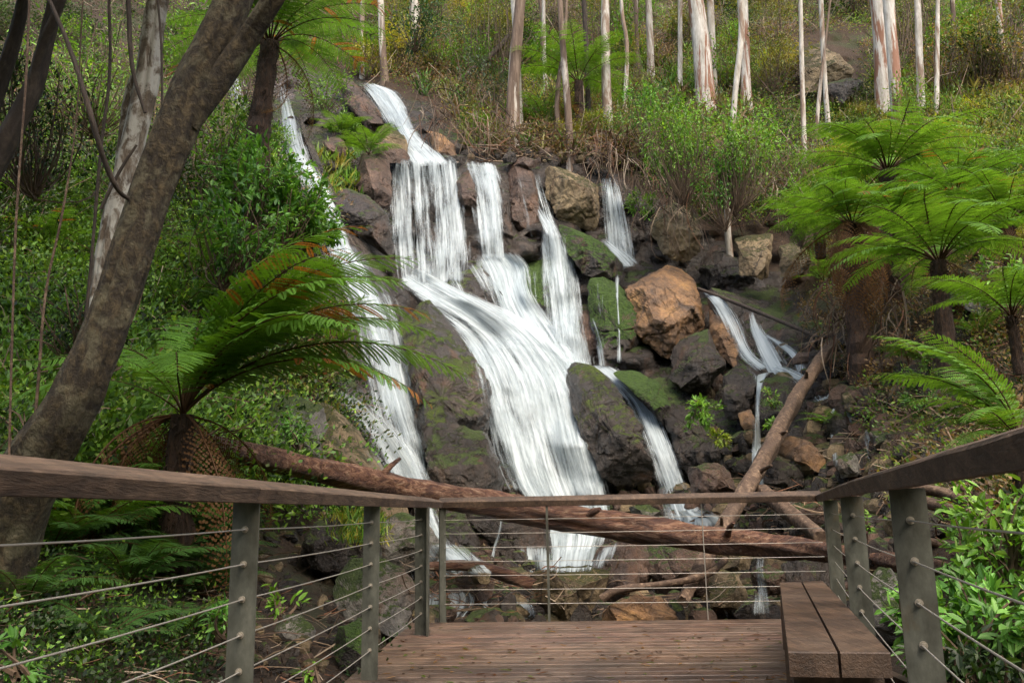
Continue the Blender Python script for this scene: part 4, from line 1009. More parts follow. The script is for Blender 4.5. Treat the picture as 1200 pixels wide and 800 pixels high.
log("curved brown log in the creek left of the flat topped boulder", [(500, 664, 10, 10.2), (545, 660, 14, 10.2), (590, 672, 16, 10.2), (635, 690, 13, 10.3)], 'log', "fallen_log", 14)
for i, (lab, pts) in enumerate([
    ("topmost dark log of the stack on the right bank", [(1060, 572, 12, 7.9), (1100, 574, 14, 7.8), (1135, 590, 12, 7.4)]),
    ("second dark log of the stack on the right bank", [(1056, 584, 13, 7.7), (1095, 590, 15, 7.5), (1132, 604, 12, 7.2)]),
    ("thin red brown stick propped on the right bank stack", [(1100, 556, 5, 7.6), (1140, 580, 5, 7.1), (1165, 588, 4, 6.9)]),
    ("dark branch behind the near right post", [(1062, 628, 8, 7.0), (1100, 636, 9, 7.0), (1130, 640, 7, 6.9)])]):
    log(lab, pts, 'drywood' if i != 2 else 'log', "fallen_log" if i < 2 else "branch", 12, group="dead wood on the right bank", sub=24)
log("pale upright stump in the greenery beyond the near right post", [(1142, 660, 24, 6.2), (1144, 620, 23, 6.2), (1150, 578, 20, 6.2)], 'drywood', "tree_stump", 14, cat='stump', sub=20)
log("dark leaning dead trunk across the bush above the main falls", [(516, 116, 7, 29), (545, 88, 8, 29.5), (580, 62, 7, 30), (604, 34, 6, 31)], 'blackbark', "dead_trunk", 8)
log("fallen grey branch on the hillside at the upper right", [(1105, 166, 6, 24), (1140, 152, 5, 24.5), (1180, 142, 4, 25)], 'drywood', "branch", 8)

# ------------------------------------------------------------------ trees
def gum(label, pts, mat, name="gum_tree", crown=True, seg=12, root=True, group="gum trees on the hillside", dd=None):
    """pts: (px, py, width px) from base upward"""
    pts = [tuple(map(float, p)) for p in pts]
    d = hitd(pts[0][0], pts[0][1], bvh_all) if dd is None else dd
    (x1, y1, w1), (x0, y0, w0) = pts[-1], pts[-2]
    L = [(p[0], p[1], p[2], d) for p in pts]
    P, R = pixline(L)
    dirv = norm(P[-1] - P[max(0, len(P) - 6)]); dirv[2] = abs(dirv[2])
    H = 7 + 3 * random.random()
    ext = [P[-1] + dirv * h + np.array([random.uniform(-.1, .1), random.uniform(-.1, .1), 0]) * h * .3 for h in np.linspace(.8, H, 5)]
    P = np.concatenate([[P[0] - np.array([0, 0, .5])], P, ext]); R = np.concatenate([[R[0] * 1.35], R, R[-1] * np.linspace(.95, .45, 5)])
    R[1:4] *= np.array([1.25, 1.12, 1.05])
    A = resample(np.concatenate([P, R[:, None]], 1), 46)
    base = P[1]
    t = empty(name, base, label, "tree", group)
    m = MB(); tube(m, A[:, :3], A[:, 3], seg, rough=.10, rs=1.2)
    o = m.build("trunk", M[mat], t, smooth=True); o.location = -t.location
    if crown:
        c = bpy.data.objects.new("crown", crown_mesh(random.randrange(3))); COL.objects.link(c); c.parent = t
        tp = P[-1]; c.location = Vector(tp.tolist()) - t.location; c.rotation_euler = (0, 0, random.uniform(0, 6.28)); s = .8 + .5 * random.random(); c.scale = (s, s, s)
    return t
_crowns = {}
def crown_mesh(i):
    if i in _crowns: return _crowns[i]
    m = MB(); r = np.random.default_rng(40 + i)
    K = 15; cc = r.normal(0, 1, (K, 3)) * np.array([1.5, 1.5, 1.3])
    n = 60
    C = (cc[:, None] + r.normal(0, .34, (K, n, 3))).reshape(-1, 3); N = len(C)
    Dv = r.normal(0, .5, (N, 3)) + np.array([0, 0, -.8])
    t = r.uniform(.6, 1.4, (N, 1)); quads(m, C, Dv, r.normal(0, 1, (N, 3)), r.uniform(.12, .2, N), .045, np.array([.05, .075, .025]) * t)
    twigs(m, np.zeros((K, 3)) + np.array([0, 0, -1.0]), cc, .03, (.3, .27, .22), .12, 4, 4)
    o = m.build("crown", M['leaf']); me = o.data; bpy.data.objects.remove(o); _crowns[i] = me
    return me
gum("pale mottled straight gum trunk above the topmost fall", [(485, 88, 15), (486, 45, 14), (486, 0, 13)], 'gumpale')
gum("thin grey trunk left of the pale mottled one, at the fern fronds", [(425, 92, 7), (424, 50, 6), (425, 0, 6)], 'gumpale')
gum("reddish brown trunk just left of the pale mottled gum", [(451, 95, 10), (448, 50, 9), (446, 0, 8)], 'gumbrown')
gum("rough brown trunk directly behind the bright white one above the main falls", [(600, 168, 20), (602, 90, 15), (610, 0, 14)], 'gumbrown')
gum("bright white slim trunk standing on the lip of the main falls", [(609, 158, 10), (607, 90, 9), (602, 0, 8)], 'gumpale')
gum("thin tan trunk between the white lip trunk and the tree fern", [(640, 110, 6), (637, 60, 6), (637, 0, 5)], 'gumpale')
gum("thin pale trunk behind the high tree fern", [(634, 85, 5), (636, 30, 5), (633, 0, 5)], 'gumbrown')
gum("brown trunk with a crooked pale top left of the high tree fern", [(669, 188, 10), (665, 120, 9), (660, 60, 8), (656, 0, 7)], 'gumbrown')
gum("slender dark trunk rising beside the crooked one", [(654, 165, 7), (652, 110, 6), (662, 50, 5), (664, 0, 4)], 'gumbrown')
gum("tall white trunk above the big tan boulder", [(713, 165, 13), (710, 90, 12), (709, 0, 11)], 'gumpale')
gum("thin wavy white trunk right of the tall white one", [(732, 130, 6), (736, 50, 5), (729, 20, 5), (728, 0, 5)], 'gumpale')
gum("pinkish straight trunk left of the thick gum", [(763, 96, 10), (762, 50, 9), (760, 0, 8)], 'gumpale')
gum("slim white trunk left against the thick peeling gum", [(797, 112, 7), (797, 60, 6), (797, 0, 6)], 'gumpale')
gum("thick white gum with red peeling bark behind the green bush", [(828, 132, 26), (823, 60, 23), (815, 0, 20)], 'gum')
gum("smooth white trunk touching the thick peeling gum on its right", [(837, 118, 10), (835, 60, 9), (832, 0, 9)], 'gumpale')
gum("forked pale trunk behind the crooked slender tree", [(875, 130, 14), (873, 60, 12), (871, 0, 12)], 'gum')
gum("crooked slender tree in front of the tan blocks, brown below and white above", [(857, 322, 9), (851, 250, 8), (857, 170, 7), (862, 100, 7), (870, 40, 8), (868, 0, 9)], 'gumpale')
gum("thin white trunk above the fern at the right of centre", [(943, 192, 7), (940, 100, 6), (938, 0, 5)], 'gumpale')
gum("thin leaning white trunk beside the far overhanging rock", [(972, 168, 6), (966, 90, 6), (962, 0, 6)], 'gumpale')
gum("thin tan sapling leaning between the two thin white trunks", [(954, 186, 5), (959, 120, 5), (966, 60, 3)], 'gumbrown', crown=False)
gum("rear trunk of the thick twin gums on the right hillside", [(1036, 142, 20), (1033, 60, 19), (1028, 0, 18)], 'gum')
gum("front leaning trunk of the thick twin gums, white with red streaks", [(1055, 165, 15), (1048, 90, 15), (1041, 0, 14)], 'gum')
gum("grey white trunk right of the thick twin gums", [(1080, 150, 11), (1078, 80, 9), (1075, 0, 8)], 'gumpale')
gum("slim tan trunk second right of the thick twin gums", [(1097, 152, 6), (1098, 90, 6), (1099, 0, 5)], 'gumpale')
gum("short grey dead trunk on the far right slope", [(1117, 86, 8), (1119, 50, 7), (1117, 15, 6)], 'gumbrown', crown=False)
gum("rightmost mottled trunk near the photo's upper right corner", [(1178, 105, 10), (1173, 50, 8), (1170, 0, 7)], 'gum')
gum("dark trunk in shade just right of the high tree fern", [(690, 150, 7), (688, 70, 6), (684, 0, 6)], 'blackbark')
gum("distant brown trunk between the pinkish and the thin wavy trunks", [(748, 90, 6), (746, 40, 5), (745, 0, 5)], 'gumbrown')

# big leaning trunks at the left
def fore_tree(label, stems, mat, name="leaning_tree", seg=24, rough=.14, rs_=2.0):
    P, R = pixline(stems[0]); t = empty(name, P[0], label, "tree")
    for i, st in enumerate(stems):
        P, R = pixline(st); A = resample(np.concatenate([P, R[:, None]], 1), 70)
        m = MB(); tube(m, A[:, :3], A[:, 3], 40 if i == 0 else 24, rough=rough, rs=rs_, ridge=.22)
        o = m.build("trunk" if i == 0 else "limb", M[mat], t, smooth=True); o.location = -t.location
    return t
big = fore_tree("massive dark mossy trunk leaning right across the left side", [
    [(-30, 760, 90, 5.0), (-8, 660, 84, 4.95), (20, 590, 72, 4.85), (52, 530, 66, 4.75), (88, 470, 57, 4.6), (120, 400, 53, 4.6), (142, 330, 50, 4.6), (162, 270, 49, 4.6), (190, 190, 50, 4.6), (228, 100, 48, 4.6), (255, 40, 47, 4.6), (274, 0, 45, 4.6), (296, -60, 44, 4.6), (330, -160, 44, 4.5), (350, -300, 36, 4.3)],
    [(225, 150, 14, 4.58), (246, 112, 26, 4.58), (266, 80, 30, 4.58), (290, 46, 30, 4.58), (314, 10, 28, 4.5), (345, -40, 24, 4.4), (400, -120, 18, 4.2)]], 'darkbark')
fore_tree("pale lichen covered trunk standing behind the massive leaning one", [
    [(100, 620, 26, 7.0), (104, 520, 26, 7.0), (112, 420, 26, 7.0), (118, 340, 27, 7.0), (128, 280, 28, 7.0), (148, 200, 28, 7.0), (170, 110, 30, 7.0), (178, 50, 26, 7.0), (186, 0, 26, 7.0), (200, -100, 24, 7.0), (210, -260, 18, 7.0)],
    [(130, 290, 16, 7.05), (142, 200, 15, 7.1), (150, 120, 15, 7.1), (158, 90, 11, 7.0)]], 'lichenbark', "tree")
fore_tree("blackish forked tree in the upper left corner", [
    [(-30, 230, 30, 6.5), (10, 160, 26, 6.5), (38, 110, 22, 6.5), (52, 60, 20, 6.5), (66, 0, 18, 6.5), (80, -120, 14, 6.4)],
    [(38, 112, 14, 6.5), (46, 60, 13, 6.4), (70, 10, 11, 6.3), (86, -60, 9, 6.2)]], 'blackbark', "tree", 14)
fore_tree("second blackish trunk behind the forked one at the far left edge", [
    [(-10, 130, 18, 7.2), (6, 80, 18, 7.2), (22, 30, 16, 7.2), (34, -40, 14, 7.2)]], 'blackbark', "tree", 12)
def vine(label, pts, mat='blackbark', seg=7, name="hanging_vine"):
    P, R = pixline(pts); A = resample(np.concatenate([P, R[:, None]], 1), 40)
    m = MB(); tube(m, A[:, :3], A[:, 3], seg, rough=.15, rs=4)
    tag(m.build(name, M[mat], smooth=True), label, "vine", "vines and bare stems at the left")
vine("long dark bare stem curving down to the massive trunk", [(58, 0, 5, 4.2), (84, 60, 6, 4.2), (108, 140, 7, 4.2), (122, 190, 7, 4.3), (138, 225, 6, 4.4), (152, 234, 5, 4.5)])
vine("hooked black branch hanging in front of the lichen trunk", [(150, -10, 6, 5.5), (152, 50, 6, 5.5), (156, 90, 5, 5.5), (170, 132, 4, 5.5)])
vine("thin straight vine just left of the massive trunk", [(190, 145, 3, 5.4), (190, 60, 3, 5.4), (185, 0, 3, 5.4)])
vine("pale brown hanging stem near the left edge", [(10, 560, 3, 4.6), (14, 400, 3, 4.6), (18, 270, 3, 4.6), (24, 180, 3, 4.6), (32, 80, 3, 4.6), (36, -60, 3, 4.6)], 'drywood')
vine("thin upright stem left of the lichen trunk", [(30, 620, 4, 5.5), (45, 450, 4, 5.5), (52, 340, 3, 5.5), (72, 260, 3, 5.5), (90, 150, 2, 5.5), (96, 20, 2, 5.5), (100, -60, 2, 5.5)], 'drywood')
vine("dark slanting twig below the hooked branch", [(118, 245, 4, 5.6), (140, 200, 4, 5.6), (160, 170, 3, 5.6)])
vine("upright dark stem between the vines, top left", [(96, 420, 4, 6.0), (108, 300, 4, 6.0), (118, 170, 4, 6.0), (130, 90, 4, 6.0), (128, 0, 4, 6.0)])
vine("brown dead stem at the foot of the fern skirt", [(220, 560, 3, 6.2), (228, 520, 3, 6.2), (260, 500, 2, 6.2)], 'drywood')

# ------------------------------------------------------------------ ferns
def frond_mesh(name, L=1.7, pairs=34, plen=0.30, arch=1.0, tipdroop=1.0, dens=14, col=(.075, .16, .018), col2=None, seed=0, dead=False, e0=55):
    """bipinnate frond growing from the origin along +X, arching up then over"""
    r = np.random.default_rng(seed); m = MB()
    n = 44; s = np.linspace(0, 1, n)
    el = np.radians(e0) - (np.radians(e0) + np.radians(28) * tipdroop) * s ** 0.9 * arch
    ds = L / (n - 1); X = np.concatenate([[0], np.cumsum(np.cos(el[:-1]) * ds)]); Z = np.concatenate([[0], np.cumsum(np.sin(el[:-1]) * ds)])
    Yc = np.cumsum(r.normal(0, .002, n)) ; P = np.stack([X, Yc, Z], 1)
    stem = np.array((.06, .035, .015)) if not dead else np.array((.12, .06, .03))
    tube(m, P[::2], np.linspace(.011, .002, n)[::2], 5, tuple(stem))
    tt = np.linspace(.14, .985, pairs); env = np.sin(np.clip((tt - .05) / .95, 0, 1) * np.pi) ** .55 * (1 - .35 * tt)
    env = env / env.max()
    C = []; Dd = []; Nn = []; LL = []; WW = []; CC = []
    for k, t in enumerate(tt):
        for side in (-1, 1):
            if r.random() < .03: continue
            p = np.array([np.interp(t, s, P[:, q]) for q in range(3)]); e = np.interp(t, s, el); T = np.array([math.cos(e), 0, math.sin(e)]); U = np.array([-math.sin(e), 0, math.cos(e)])
            d0 = norm(np.array([0, side * 1.0, 0]) + T * (.30 + .5 * t) + U * r.normal(0.02, .06)); ln = plen * env[k] * r.uniform(.9, 1.08)
            q = max(5, int(dens * env[k] + 2)); w = np.linspace(.06, 1, q)
            dr = (.22 if not dead else .9) * r.uniform(.7, 1.3)
            pos = p + d0 * (w * ln)[:, None] - np.array([0, 0, 1.]) * (dr * ln * w ** 2)[:, None]
            tang = norm(d0[None] - np.array([0, 0, 2.]) * (dr * w)[:, None]); nrm = norm(np.cross(tang, np.cross(U, tang)))
            sd = norm(np.cross(tang, nrm)); lw = ln * .125 * np.sin(np.clip(w * .93 + .07, 0, 1) * np.pi) ** .5 * (1 - .25 * w) + .003
            cv = np.array(col) * r.uniform(.75, 1.25)
            if col2 is not None and (r.random() < .12 + .5 * max(0, t - .45)): cv = np.array(col2) * r.uniform(.7, 1.2)
            for sg in (-1, 1):
                C.append(pos); Dd.append(sd * sg + tang * .45 - nrm * .12); Nn.append(nrm); LL.append(lw); WW.append(np.full(q, ln / q * 1.15)); CC.append(np.tile(cv, (q, 1)) * r.uniform(.85, 1.15, (q, 1)))
    quads(m, np.concatenate(C), np.concatenate(Dd), np.concatenate(Nn), np.concatenate(LL), np.concatenate(WW), np.concatenate(CC))
    o = m.build(name, M['fern']); me = o.data; bpy.data.objects.remove(o); return me
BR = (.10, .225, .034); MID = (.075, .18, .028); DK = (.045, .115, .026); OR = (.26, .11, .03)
FR = {}
def frond(kind, i):
    k = (kind, i)
    if k not in FR:
        sd = i * 13 + hash(kind) % 7 if False else i * 13 + len(kind)
        FR[k] = {'bright': lambda: frond_mesh("frond", 1.7, 25, .29, .95, 1.1, 13, BR, None, sd),
                 'mid': lambda: frond_mesh("frond", 1.7, 25, .29, 1.0, 1.1, 13, MID, OR if i == 0 else None, sd),
                 'near': lambda: frond_mesh("frond", 2.05, 27, .37, .9, 1.35, 22, (.085, .205, .028), (.30, .12, .035) if i == 0 else None, sd, e0=62),
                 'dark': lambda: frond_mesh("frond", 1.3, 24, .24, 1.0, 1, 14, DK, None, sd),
                 'dead': lambda: frond_mesh("dead_frond", 1.5, 22, .2, 1.0, 3.2, 8, (.13, .065, .03), (.2, .11, .05), sd, True, e0=10)}[kind]()
    return FR[k]
def put_frond(root, kind, i, loc, az, tilt=0, roll=0, s=1.0, name="frond", label=None):
    o = bpy.data.objects.new(name, frond(kind, i)); COL.objects.link(o); o.parent = root
    o.matrix_local = Matrix.Translation(Vector(loc)) @ Matrix.Rotation(az, 4, 'Z') @ Matrix.Rotation(-tilt, 4, 'Y') @ Matrix.Rotation(roll, 4, 'X') @ Matrix.Scale(s, 4)
    if label: o['label'] = label
    return o
def tree_fern(label, crown_px, d, trunk=None, n=16, kind='bright', s=1.0, dead=0, name="tree_fern", azs=None, tw=None, tiltr=(-.15, .35), trunk_w=16, group="tree ferns"):
    """crown_px pixel of the crown's centre at distance d; trunk: (px, py) of its foot"""
    c = unp(crown_px[0], crown_px[1], d)
    base = c - np.array([0, 0, .25]) if trunk is None else unp(trunk[0], trunk[1], d)
    t = empty(name, base, label, "tree fern" if trunk is not None else "fern", group)
    rel = c - base; r = trunk_w / 2 * d / F
    m = MB(); A = resample(np.array([[*(base - np.array([0, 0, .5 if trunk is None else 2.6])), r * 1.3], [*base, r * 1.15], [*(base + rel * .5), r], [*c, r * .9]]), 26)
    tube(m, A[:, :3] - base, A[:, 3], 14, rough=.35, rs=6)
    # old stalk stubs all over the trunk
    H = np.linalg.norm(rel); N = int(90 + 120 * H); q = RNG.random(N)[:, None]; a = RNG.uniform(0, 6.28, N)
    o_ = np.stack([np.cos(a), np.sin(a), a * 0], 1); p0 = rel * q + o_ * r * .8; p1 = p0 + o_ * r * .6 + np.array([0, 0, .06]) * RNG.uniform(-1.5, 1.2, (N, 1))
    twigs(m, p0, p1, .008, (.045, .022, .012), .1, 2)
    m.build("trunk", M['twig'] if False else M['fernbark'], t, smooth=False)
    az0 = RNG.uniform(0, 6.28)
    for i in range(n):
        az = az0 + 2.399963 * i + RNG.normal(0, .1) if azs is None else azs[i % len(azs)] + RNG.normal(0, .08)
        put_frond(t, kind, i % 3, rel + np.array([math.cos(az), math.sin(az), 0]) * r * .4, az, RNG.uniform(*tiltr) * (1 if i > n * .4 else .4), RNG.normal(0, .15), s * RNG.uniform(.82, 1.12))
    for i in range(dead):
        az = RNG.uniform(0, 6.28); put_frond(t, 'dead', i % 2, rel + np.array([math.cos(az), math.sin(az), -.15]) * r * .8, az, -.5 + RNG.normal(0, .3), RNG.normal(0, .3), s * RNG.uniform(.6, 1.0 + .03 * dead), "dead_frond", "brown dead frond hanging down")
    return t
tree_fern("dark trunked tree fern at the top left beside the left fall", (316, 50), 12.3, (303, 156), 22, 'mid', 1.3, 3, trunk_w=24, tiltr=(-.35, .25))
tree_fern("bright tree fern on a short black trunk above the pale cut block", (1100, 306), 12.5, (1104, 372), 26, 'bright', 1.1, 2, trunk_w=18, tiltr=(-.35, .15))
tree_fern("tree fern with a wide flat crown below the thick twin gums", (1040, 200), 17.5, (1042, 240), 26, 'bright', 1.4, 3, trunk_w=20, tiltr=(-.3, .1))
tree_fern("tree fern with a long hanging skirt of brown dead fronds", (998, 262), 15.5, (1006, 400), 22, 'bright', 1.05, 20, trunk_w=24, tiltr=(-.4, .05))
tree_fern("high tree fern between the trunks above the big tan boulder", (678, 96), 26.0, (680, 172), 13, 'bright', 1.55, 3, trunk_w=12, tiltr=(-.2, .25))
tree_fern("tree fern at the right edge beyond the short trunked one", (1180, 262), 14.0, (1184, 310), 22, 'bright', 1.15, 2, trunk_w=16, tiltr=(-.3, .1))
tree_fern("fern crown half hidden between the flat crowned fern and the right edge", (1120, 232), 15.5, None, 18, 'mid', 1.1, 0, "fern", trunk_w=10, group="ferns")
tree_fern("fern crown spreading below the flat crowned one", (1050, 262), 15.0, None, 16, 'mid', 1.0, 2, "fern", trunk_w=10, group="ferns")
tree_fern("fern crown low at the right edge under the sapling", (1185, 370), 10.5, None, 14, 'bright', .8, 1, "fern", trunk_w=10, group="ferns")
tree_fern("small fern crown low behind the skirted tree fern", (958, 262), 17, None, 10, 'bright', .9, 0, "fern", trunk_w=10, group="ferns")
# main foreground tree fern at left
mf = tree_fern("large fern with brown skirt leaning over the fallen log at left", (214, 486), 6.4, (206, 640), 0, 'near', .85, 14, trunk_w=30)
rel = Vector(unp(214, 486, 6.4).tolist()) - mf.location
for i, (az, tilt, s, k) in enumerate([(0.05, .10, 1.1, 0), (-.15, -.28, 1.05, 0), (.25, .32, 1.1, 1), (.5, .5, 1.0, 2), (1.2, .35, .9, 1), (1.9, .35, .9, 2), (2.6, .1, .8, 1), (3.5, -.3, .7, 1), (4.1, -.1, .65, 2), (5.1, -.2, .75, 1), (5.7, -.05, 1.0, 1), (6.0, .15, 1.1, 2), (.1, .55, 1.1, 0), (-.35, .0, .95, 2), (.8, .15, 1.0, 1), (.15, -.15, 1.2, 2), (-.05, .3, 1.15, 1), (.35, .05, 1.15, 2), (-.5, .35, 1.0, 0), (.6, -.1, 1.0, 2)]):
    put_frond(mf, 'near', k, rel, az, tilt, RNG.normal(0, .12), s)
# right foreground fern
rf = tree_fern("bright fern in front of the dead branches near the right edge", (1196, 520), 6.4, None, 0, 'bright', 1, 0, "fern", trunk_w=20, group="ferns")
rel = Vector((0, 0, .25))
for i, (az, tilt, s) in enumerate([(3.0, -.1, .55), (2.75, .3, .75), (2.9, .5, .85), (2.5, .55, .8), (3.3, .1, .6), (3.5, -.35, .5), (2.2, .3, .8), (1.6, .4, .8), (3.9, -.1, .6), (.5, .1, .7), (-.6, 0, .6), (3.15, .7, .7)]):
    put_frond(rf, 'bright', i % 3, rel, az, tilt, RNG.normal(0, .15), s)
def ground_fern(label, px, py, s=.6, n=11, kind='dark', d=None, tiltr=(-.1, .4), name="fern"):
    dd = hitd(px, py, bvh_all) if d is None else d
    return tree_fern(label, (px, py), dd, None, n, kind, s, 0, name, trunk_w=8 * 5 / dd, tiltr=tiltr, group="ferns")
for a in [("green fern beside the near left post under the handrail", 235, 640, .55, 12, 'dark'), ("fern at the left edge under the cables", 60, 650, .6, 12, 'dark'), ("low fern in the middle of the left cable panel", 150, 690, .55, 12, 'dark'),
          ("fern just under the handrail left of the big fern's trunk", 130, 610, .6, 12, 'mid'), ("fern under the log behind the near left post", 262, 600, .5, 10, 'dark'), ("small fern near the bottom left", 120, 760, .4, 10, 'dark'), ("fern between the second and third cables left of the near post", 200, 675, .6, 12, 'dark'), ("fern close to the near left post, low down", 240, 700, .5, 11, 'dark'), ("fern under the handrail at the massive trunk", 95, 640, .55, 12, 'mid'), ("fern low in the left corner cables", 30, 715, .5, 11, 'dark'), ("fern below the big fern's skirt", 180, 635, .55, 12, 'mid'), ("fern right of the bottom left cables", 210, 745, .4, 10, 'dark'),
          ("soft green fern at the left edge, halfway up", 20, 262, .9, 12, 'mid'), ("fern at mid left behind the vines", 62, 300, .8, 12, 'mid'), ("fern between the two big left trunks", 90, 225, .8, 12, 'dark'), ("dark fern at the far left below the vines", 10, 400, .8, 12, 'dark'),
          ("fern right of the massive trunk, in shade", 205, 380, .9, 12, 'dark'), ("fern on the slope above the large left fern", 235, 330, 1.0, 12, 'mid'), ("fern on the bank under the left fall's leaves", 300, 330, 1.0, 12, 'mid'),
          ("little yellowish fern over the right trickle", 984, 505, .5, 9, 'bright'), ("grassy fern tuft beside the top fall", 432, 182, .7, 12, 'bright'), ("fern on the bank right of the leaning log", 1090, 430, .6, 10, 'mid'),
          ("small fern below the pale cut block", 1150, 395, .6, 10, 'mid'), ("fern high behind the short trunked tree fern", 1120, 235, .9, 10, 'mid'), ("tiny fern left of the skirted fern", 965, 330, .7, 10, 'bright'),
          ("small bright fern clump on the left slope above the square brown rock", 400, 160, .8, 12, 'bright'), ("fern at the foot of the high tree fern", 640, 150, 1.1, 10, 'bright')]:
    lab, px, py, s, n, kd = a
    ground_fern(lab, px, py, s, n, kd)

# ------------------------------------------------------------------ undergrowth
ROCKZONE = [(300, 70), (392, 78), (440, 100), (520, 120), (560, 182), (640, 186), (706, 190), (765, 222), (830, 265), (950, 275), (965, 330), (935, 365), (1000, 470), (1060, 560), (1090, 735), (500, 735), (440, 640), (470, 600), (420, 500), (380, 400), (370, 262), (312, 160)]
DECKZONE = [(430, 830), (500, 722), (1000, 718), (1130, 830)]
def spots(n, box_, seed, excl=True):
    r = np.random.default_rng(seed); x = r.uniform(box_[0], box_[2], n); y = r.uniform(box_[1], box_[3], n)
    if excl:
        k = ~inpoly(x, y, ROCKZONE) & ~inpoly(x, y, DECKZONE); x = x[k]; y = y[k]
    k = ~inpoly(x, y, [(925, 40), (1015, 40), (1022, 130), (930, 125)]); x = x[k]; y = y[k]
    return x, y
def gpos(x, y):
    d = np.array([hitd(a, b, bvh_ground) for a, b in zip(x, y)]); return unp(x, y, d), d
PALS = {'olive': [(0.144, 0.163, 0.038), (0.192, 0.192, 0.054), (0.096, 0.125, 0.035), (0.250, 0.230, 0.058)],
        'green': [(0.096, 0.211, 0.035), (0.134, 0.288, 0.038), (0.067, 0.154, 0.029), (0.192, 0.326, 0.048)],
        'dark': [(0.0161, 0.0378, 0.0099), (0.0279, 0.0595, 0.0130), (0.0347, 0.0744, 0.0149), (0.0118, 0.0279, 0.0087)],  # greens lowered to put the left bank's tree shade into the leaf colour
        'brown': [(0.211, 0.134, 0.067), (0.288, 0.192, 0.096), (0.134, 0.080, 0.042), (0.173, 0.144, 0.058)],
        'yellow': [(0.288, 0.307, 0.048), (0.211, 0.269, 0.038), (0.346, 0.307, 0.058), (0.154, 0.192, 0.038)]}
def clumps(m, P, d, R, nl, leafL, leafW, pal, seed, updir=.3, flat=.7, pxmin=1.7, nmix=None):
    r = np.random.default_rng(seed); N = len(P)
    off = norm(r.normal(0, 1, (N, nl, 3))) * (r.random((N, nl, 1)) ** .45); off[..., 2] *= flat
    Rr = np.broadcast_to(np.asarray(R, float), (N,)) * r.uniform(.6, 1.4, N)
    C = P[:, None] + off * Rr[:, None, None] + np.array([0, 0, 1]) * (Rr * .45)[:, None, None]
    Dv = off + r.normal(0, .5, (N, nl, 3)) + np.array([0, 0, updir])
    Nv = off + r.normal(0, .7, (N, nl, 3)) + np.array([0, -.2, .7])
    L = np.maximum(leafL, pxmin * d / F)[:, None] * r.uniform(.6, 1.4, (N, nl)); W = L * (leafW / leafL)
    pal_ = np.array([PALS[p] for p in pal]) if isinstance(pal[0], str) else pal
    # colour patches by place
    w = np.array([1.3 * mnoise.noise(Vector((p[0] * .22, p[1] * .15, p[2] * .25))) for p in P.tolist()]) + r.normal(0, .17, N)
    idx = np.clip(((w + .5) * len(pal)).astype(int), 0, len(pal) - 1)
    cc = np.array([PALS[pal[i]][r.integers(0, 4)] for i in idx]) * r.uniform(.7, 1.3, (N, 1))
    cc = np.repeat(cc[:, None], nl, 1) * r.uniform(.75, 1.25, (N, nl, 1))
    quads(m, C.reshape(-1, 3), Dv.reshape(-1, 3), Nv.reshape(-1, 3), L.ravel(), W.ravel(), cc.reshape(-1, 3))

# far and middle hillside
m = MB()
x, y = spots(15000, (-150, -130, 1350, 260), 11); k = (x > 350) ; x, y = x[k], y[k]; P, d = gpos(x, y)
clumps(m, P[:6500], d[:6500], .7, 80, .085, .03, ['brown', 'olive', 'dark', 'green', 'green', 'olive', 'yellow', 'green'], 1)
x, y = spots(2500, (820, 200, 1350, 620), 12); P, d = gpos(x, y)
clumps(m, P, d, .28, 34, .06, .03, ['brown', 'green', 'olive', 'brown', 'dark', 'brown'], 2)
tag(m.build("hillside_undergrowth", M['leaf']), "olive and green undergrowth covering the steep hillside", "undergrowth", None, 'stuff')
m = MB()
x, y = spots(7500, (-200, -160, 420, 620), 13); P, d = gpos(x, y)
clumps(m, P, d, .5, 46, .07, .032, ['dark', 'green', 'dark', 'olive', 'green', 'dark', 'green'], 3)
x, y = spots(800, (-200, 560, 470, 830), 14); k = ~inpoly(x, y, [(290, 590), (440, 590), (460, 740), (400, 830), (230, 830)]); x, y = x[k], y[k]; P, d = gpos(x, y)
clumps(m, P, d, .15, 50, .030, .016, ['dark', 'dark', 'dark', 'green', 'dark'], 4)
tag(m.build("bank_undergrowth", M['leaf']), "green undergrowth covering the shaded left bank, the shade put into its colour", "undergrowth", None, 'stuff')

# sticks, dead fronds and bark lying and hanging everywhere on the slopes
BRN = np.array([(.12, .075, .045), (.2, .14, .09), (.07, .04, .025), (.28, .22, .16), (.16, .07, .035)])
def sticks(m, x, y, L, r0, vert=.3, seed=0, lift=.1, tree=None):
    r = np.random.default_rng(seed); d = np.array([hitd(a, b, tree or bvh_ground) for a, b in zip(x, y)]); P = unp(x, y, d); N = len(P)
    a = r.uniform(0, 6.28, N); Dv = np.stack([np.cos(a), np.sin(a) * .6, r.normal(0, vert, N)], 1); LL = L * r.uniform(.4, 1.5, (N, 1))
    P = P + np.array([0, -.05, lift]) * r.uniform(.3, 1.6, (N, 1))
    twigs(m, P - Dv * LL / 2, P + Dv * LL / 2, np.maximum(r0, .45 * d / F) * r.uniform(.6, 1.6, N), BRN[r.integers(0, 5, N)], .12, 4)
m = MB()
x, y = spots(3500, (380, -100, 1300, 260), 21); sticks(m, x, y, 1.1, .012, .8, 1, .35)
x, y = spots(1700, (820, 260, 1300, 640), 22); sticks(m, x, y, .55, .007, .35, 2, .1)
x, y = spots(1500, (-100, 0, 430, 600), 23); sticks(m, x, y, .7, .006, .6, 3, .3)
x, y = spots(500, (-100, 590, 460, 830), 24); sticks(m, x, y, .35, .004, .2, 4, .04)
rr_ = np.random.default_rng(9); x = rr_.uniform(980, 1180, 420); y = rr_.uniform(490, 600, 420); sticks(m, x, y, .55, .006, .35, 5, .15)
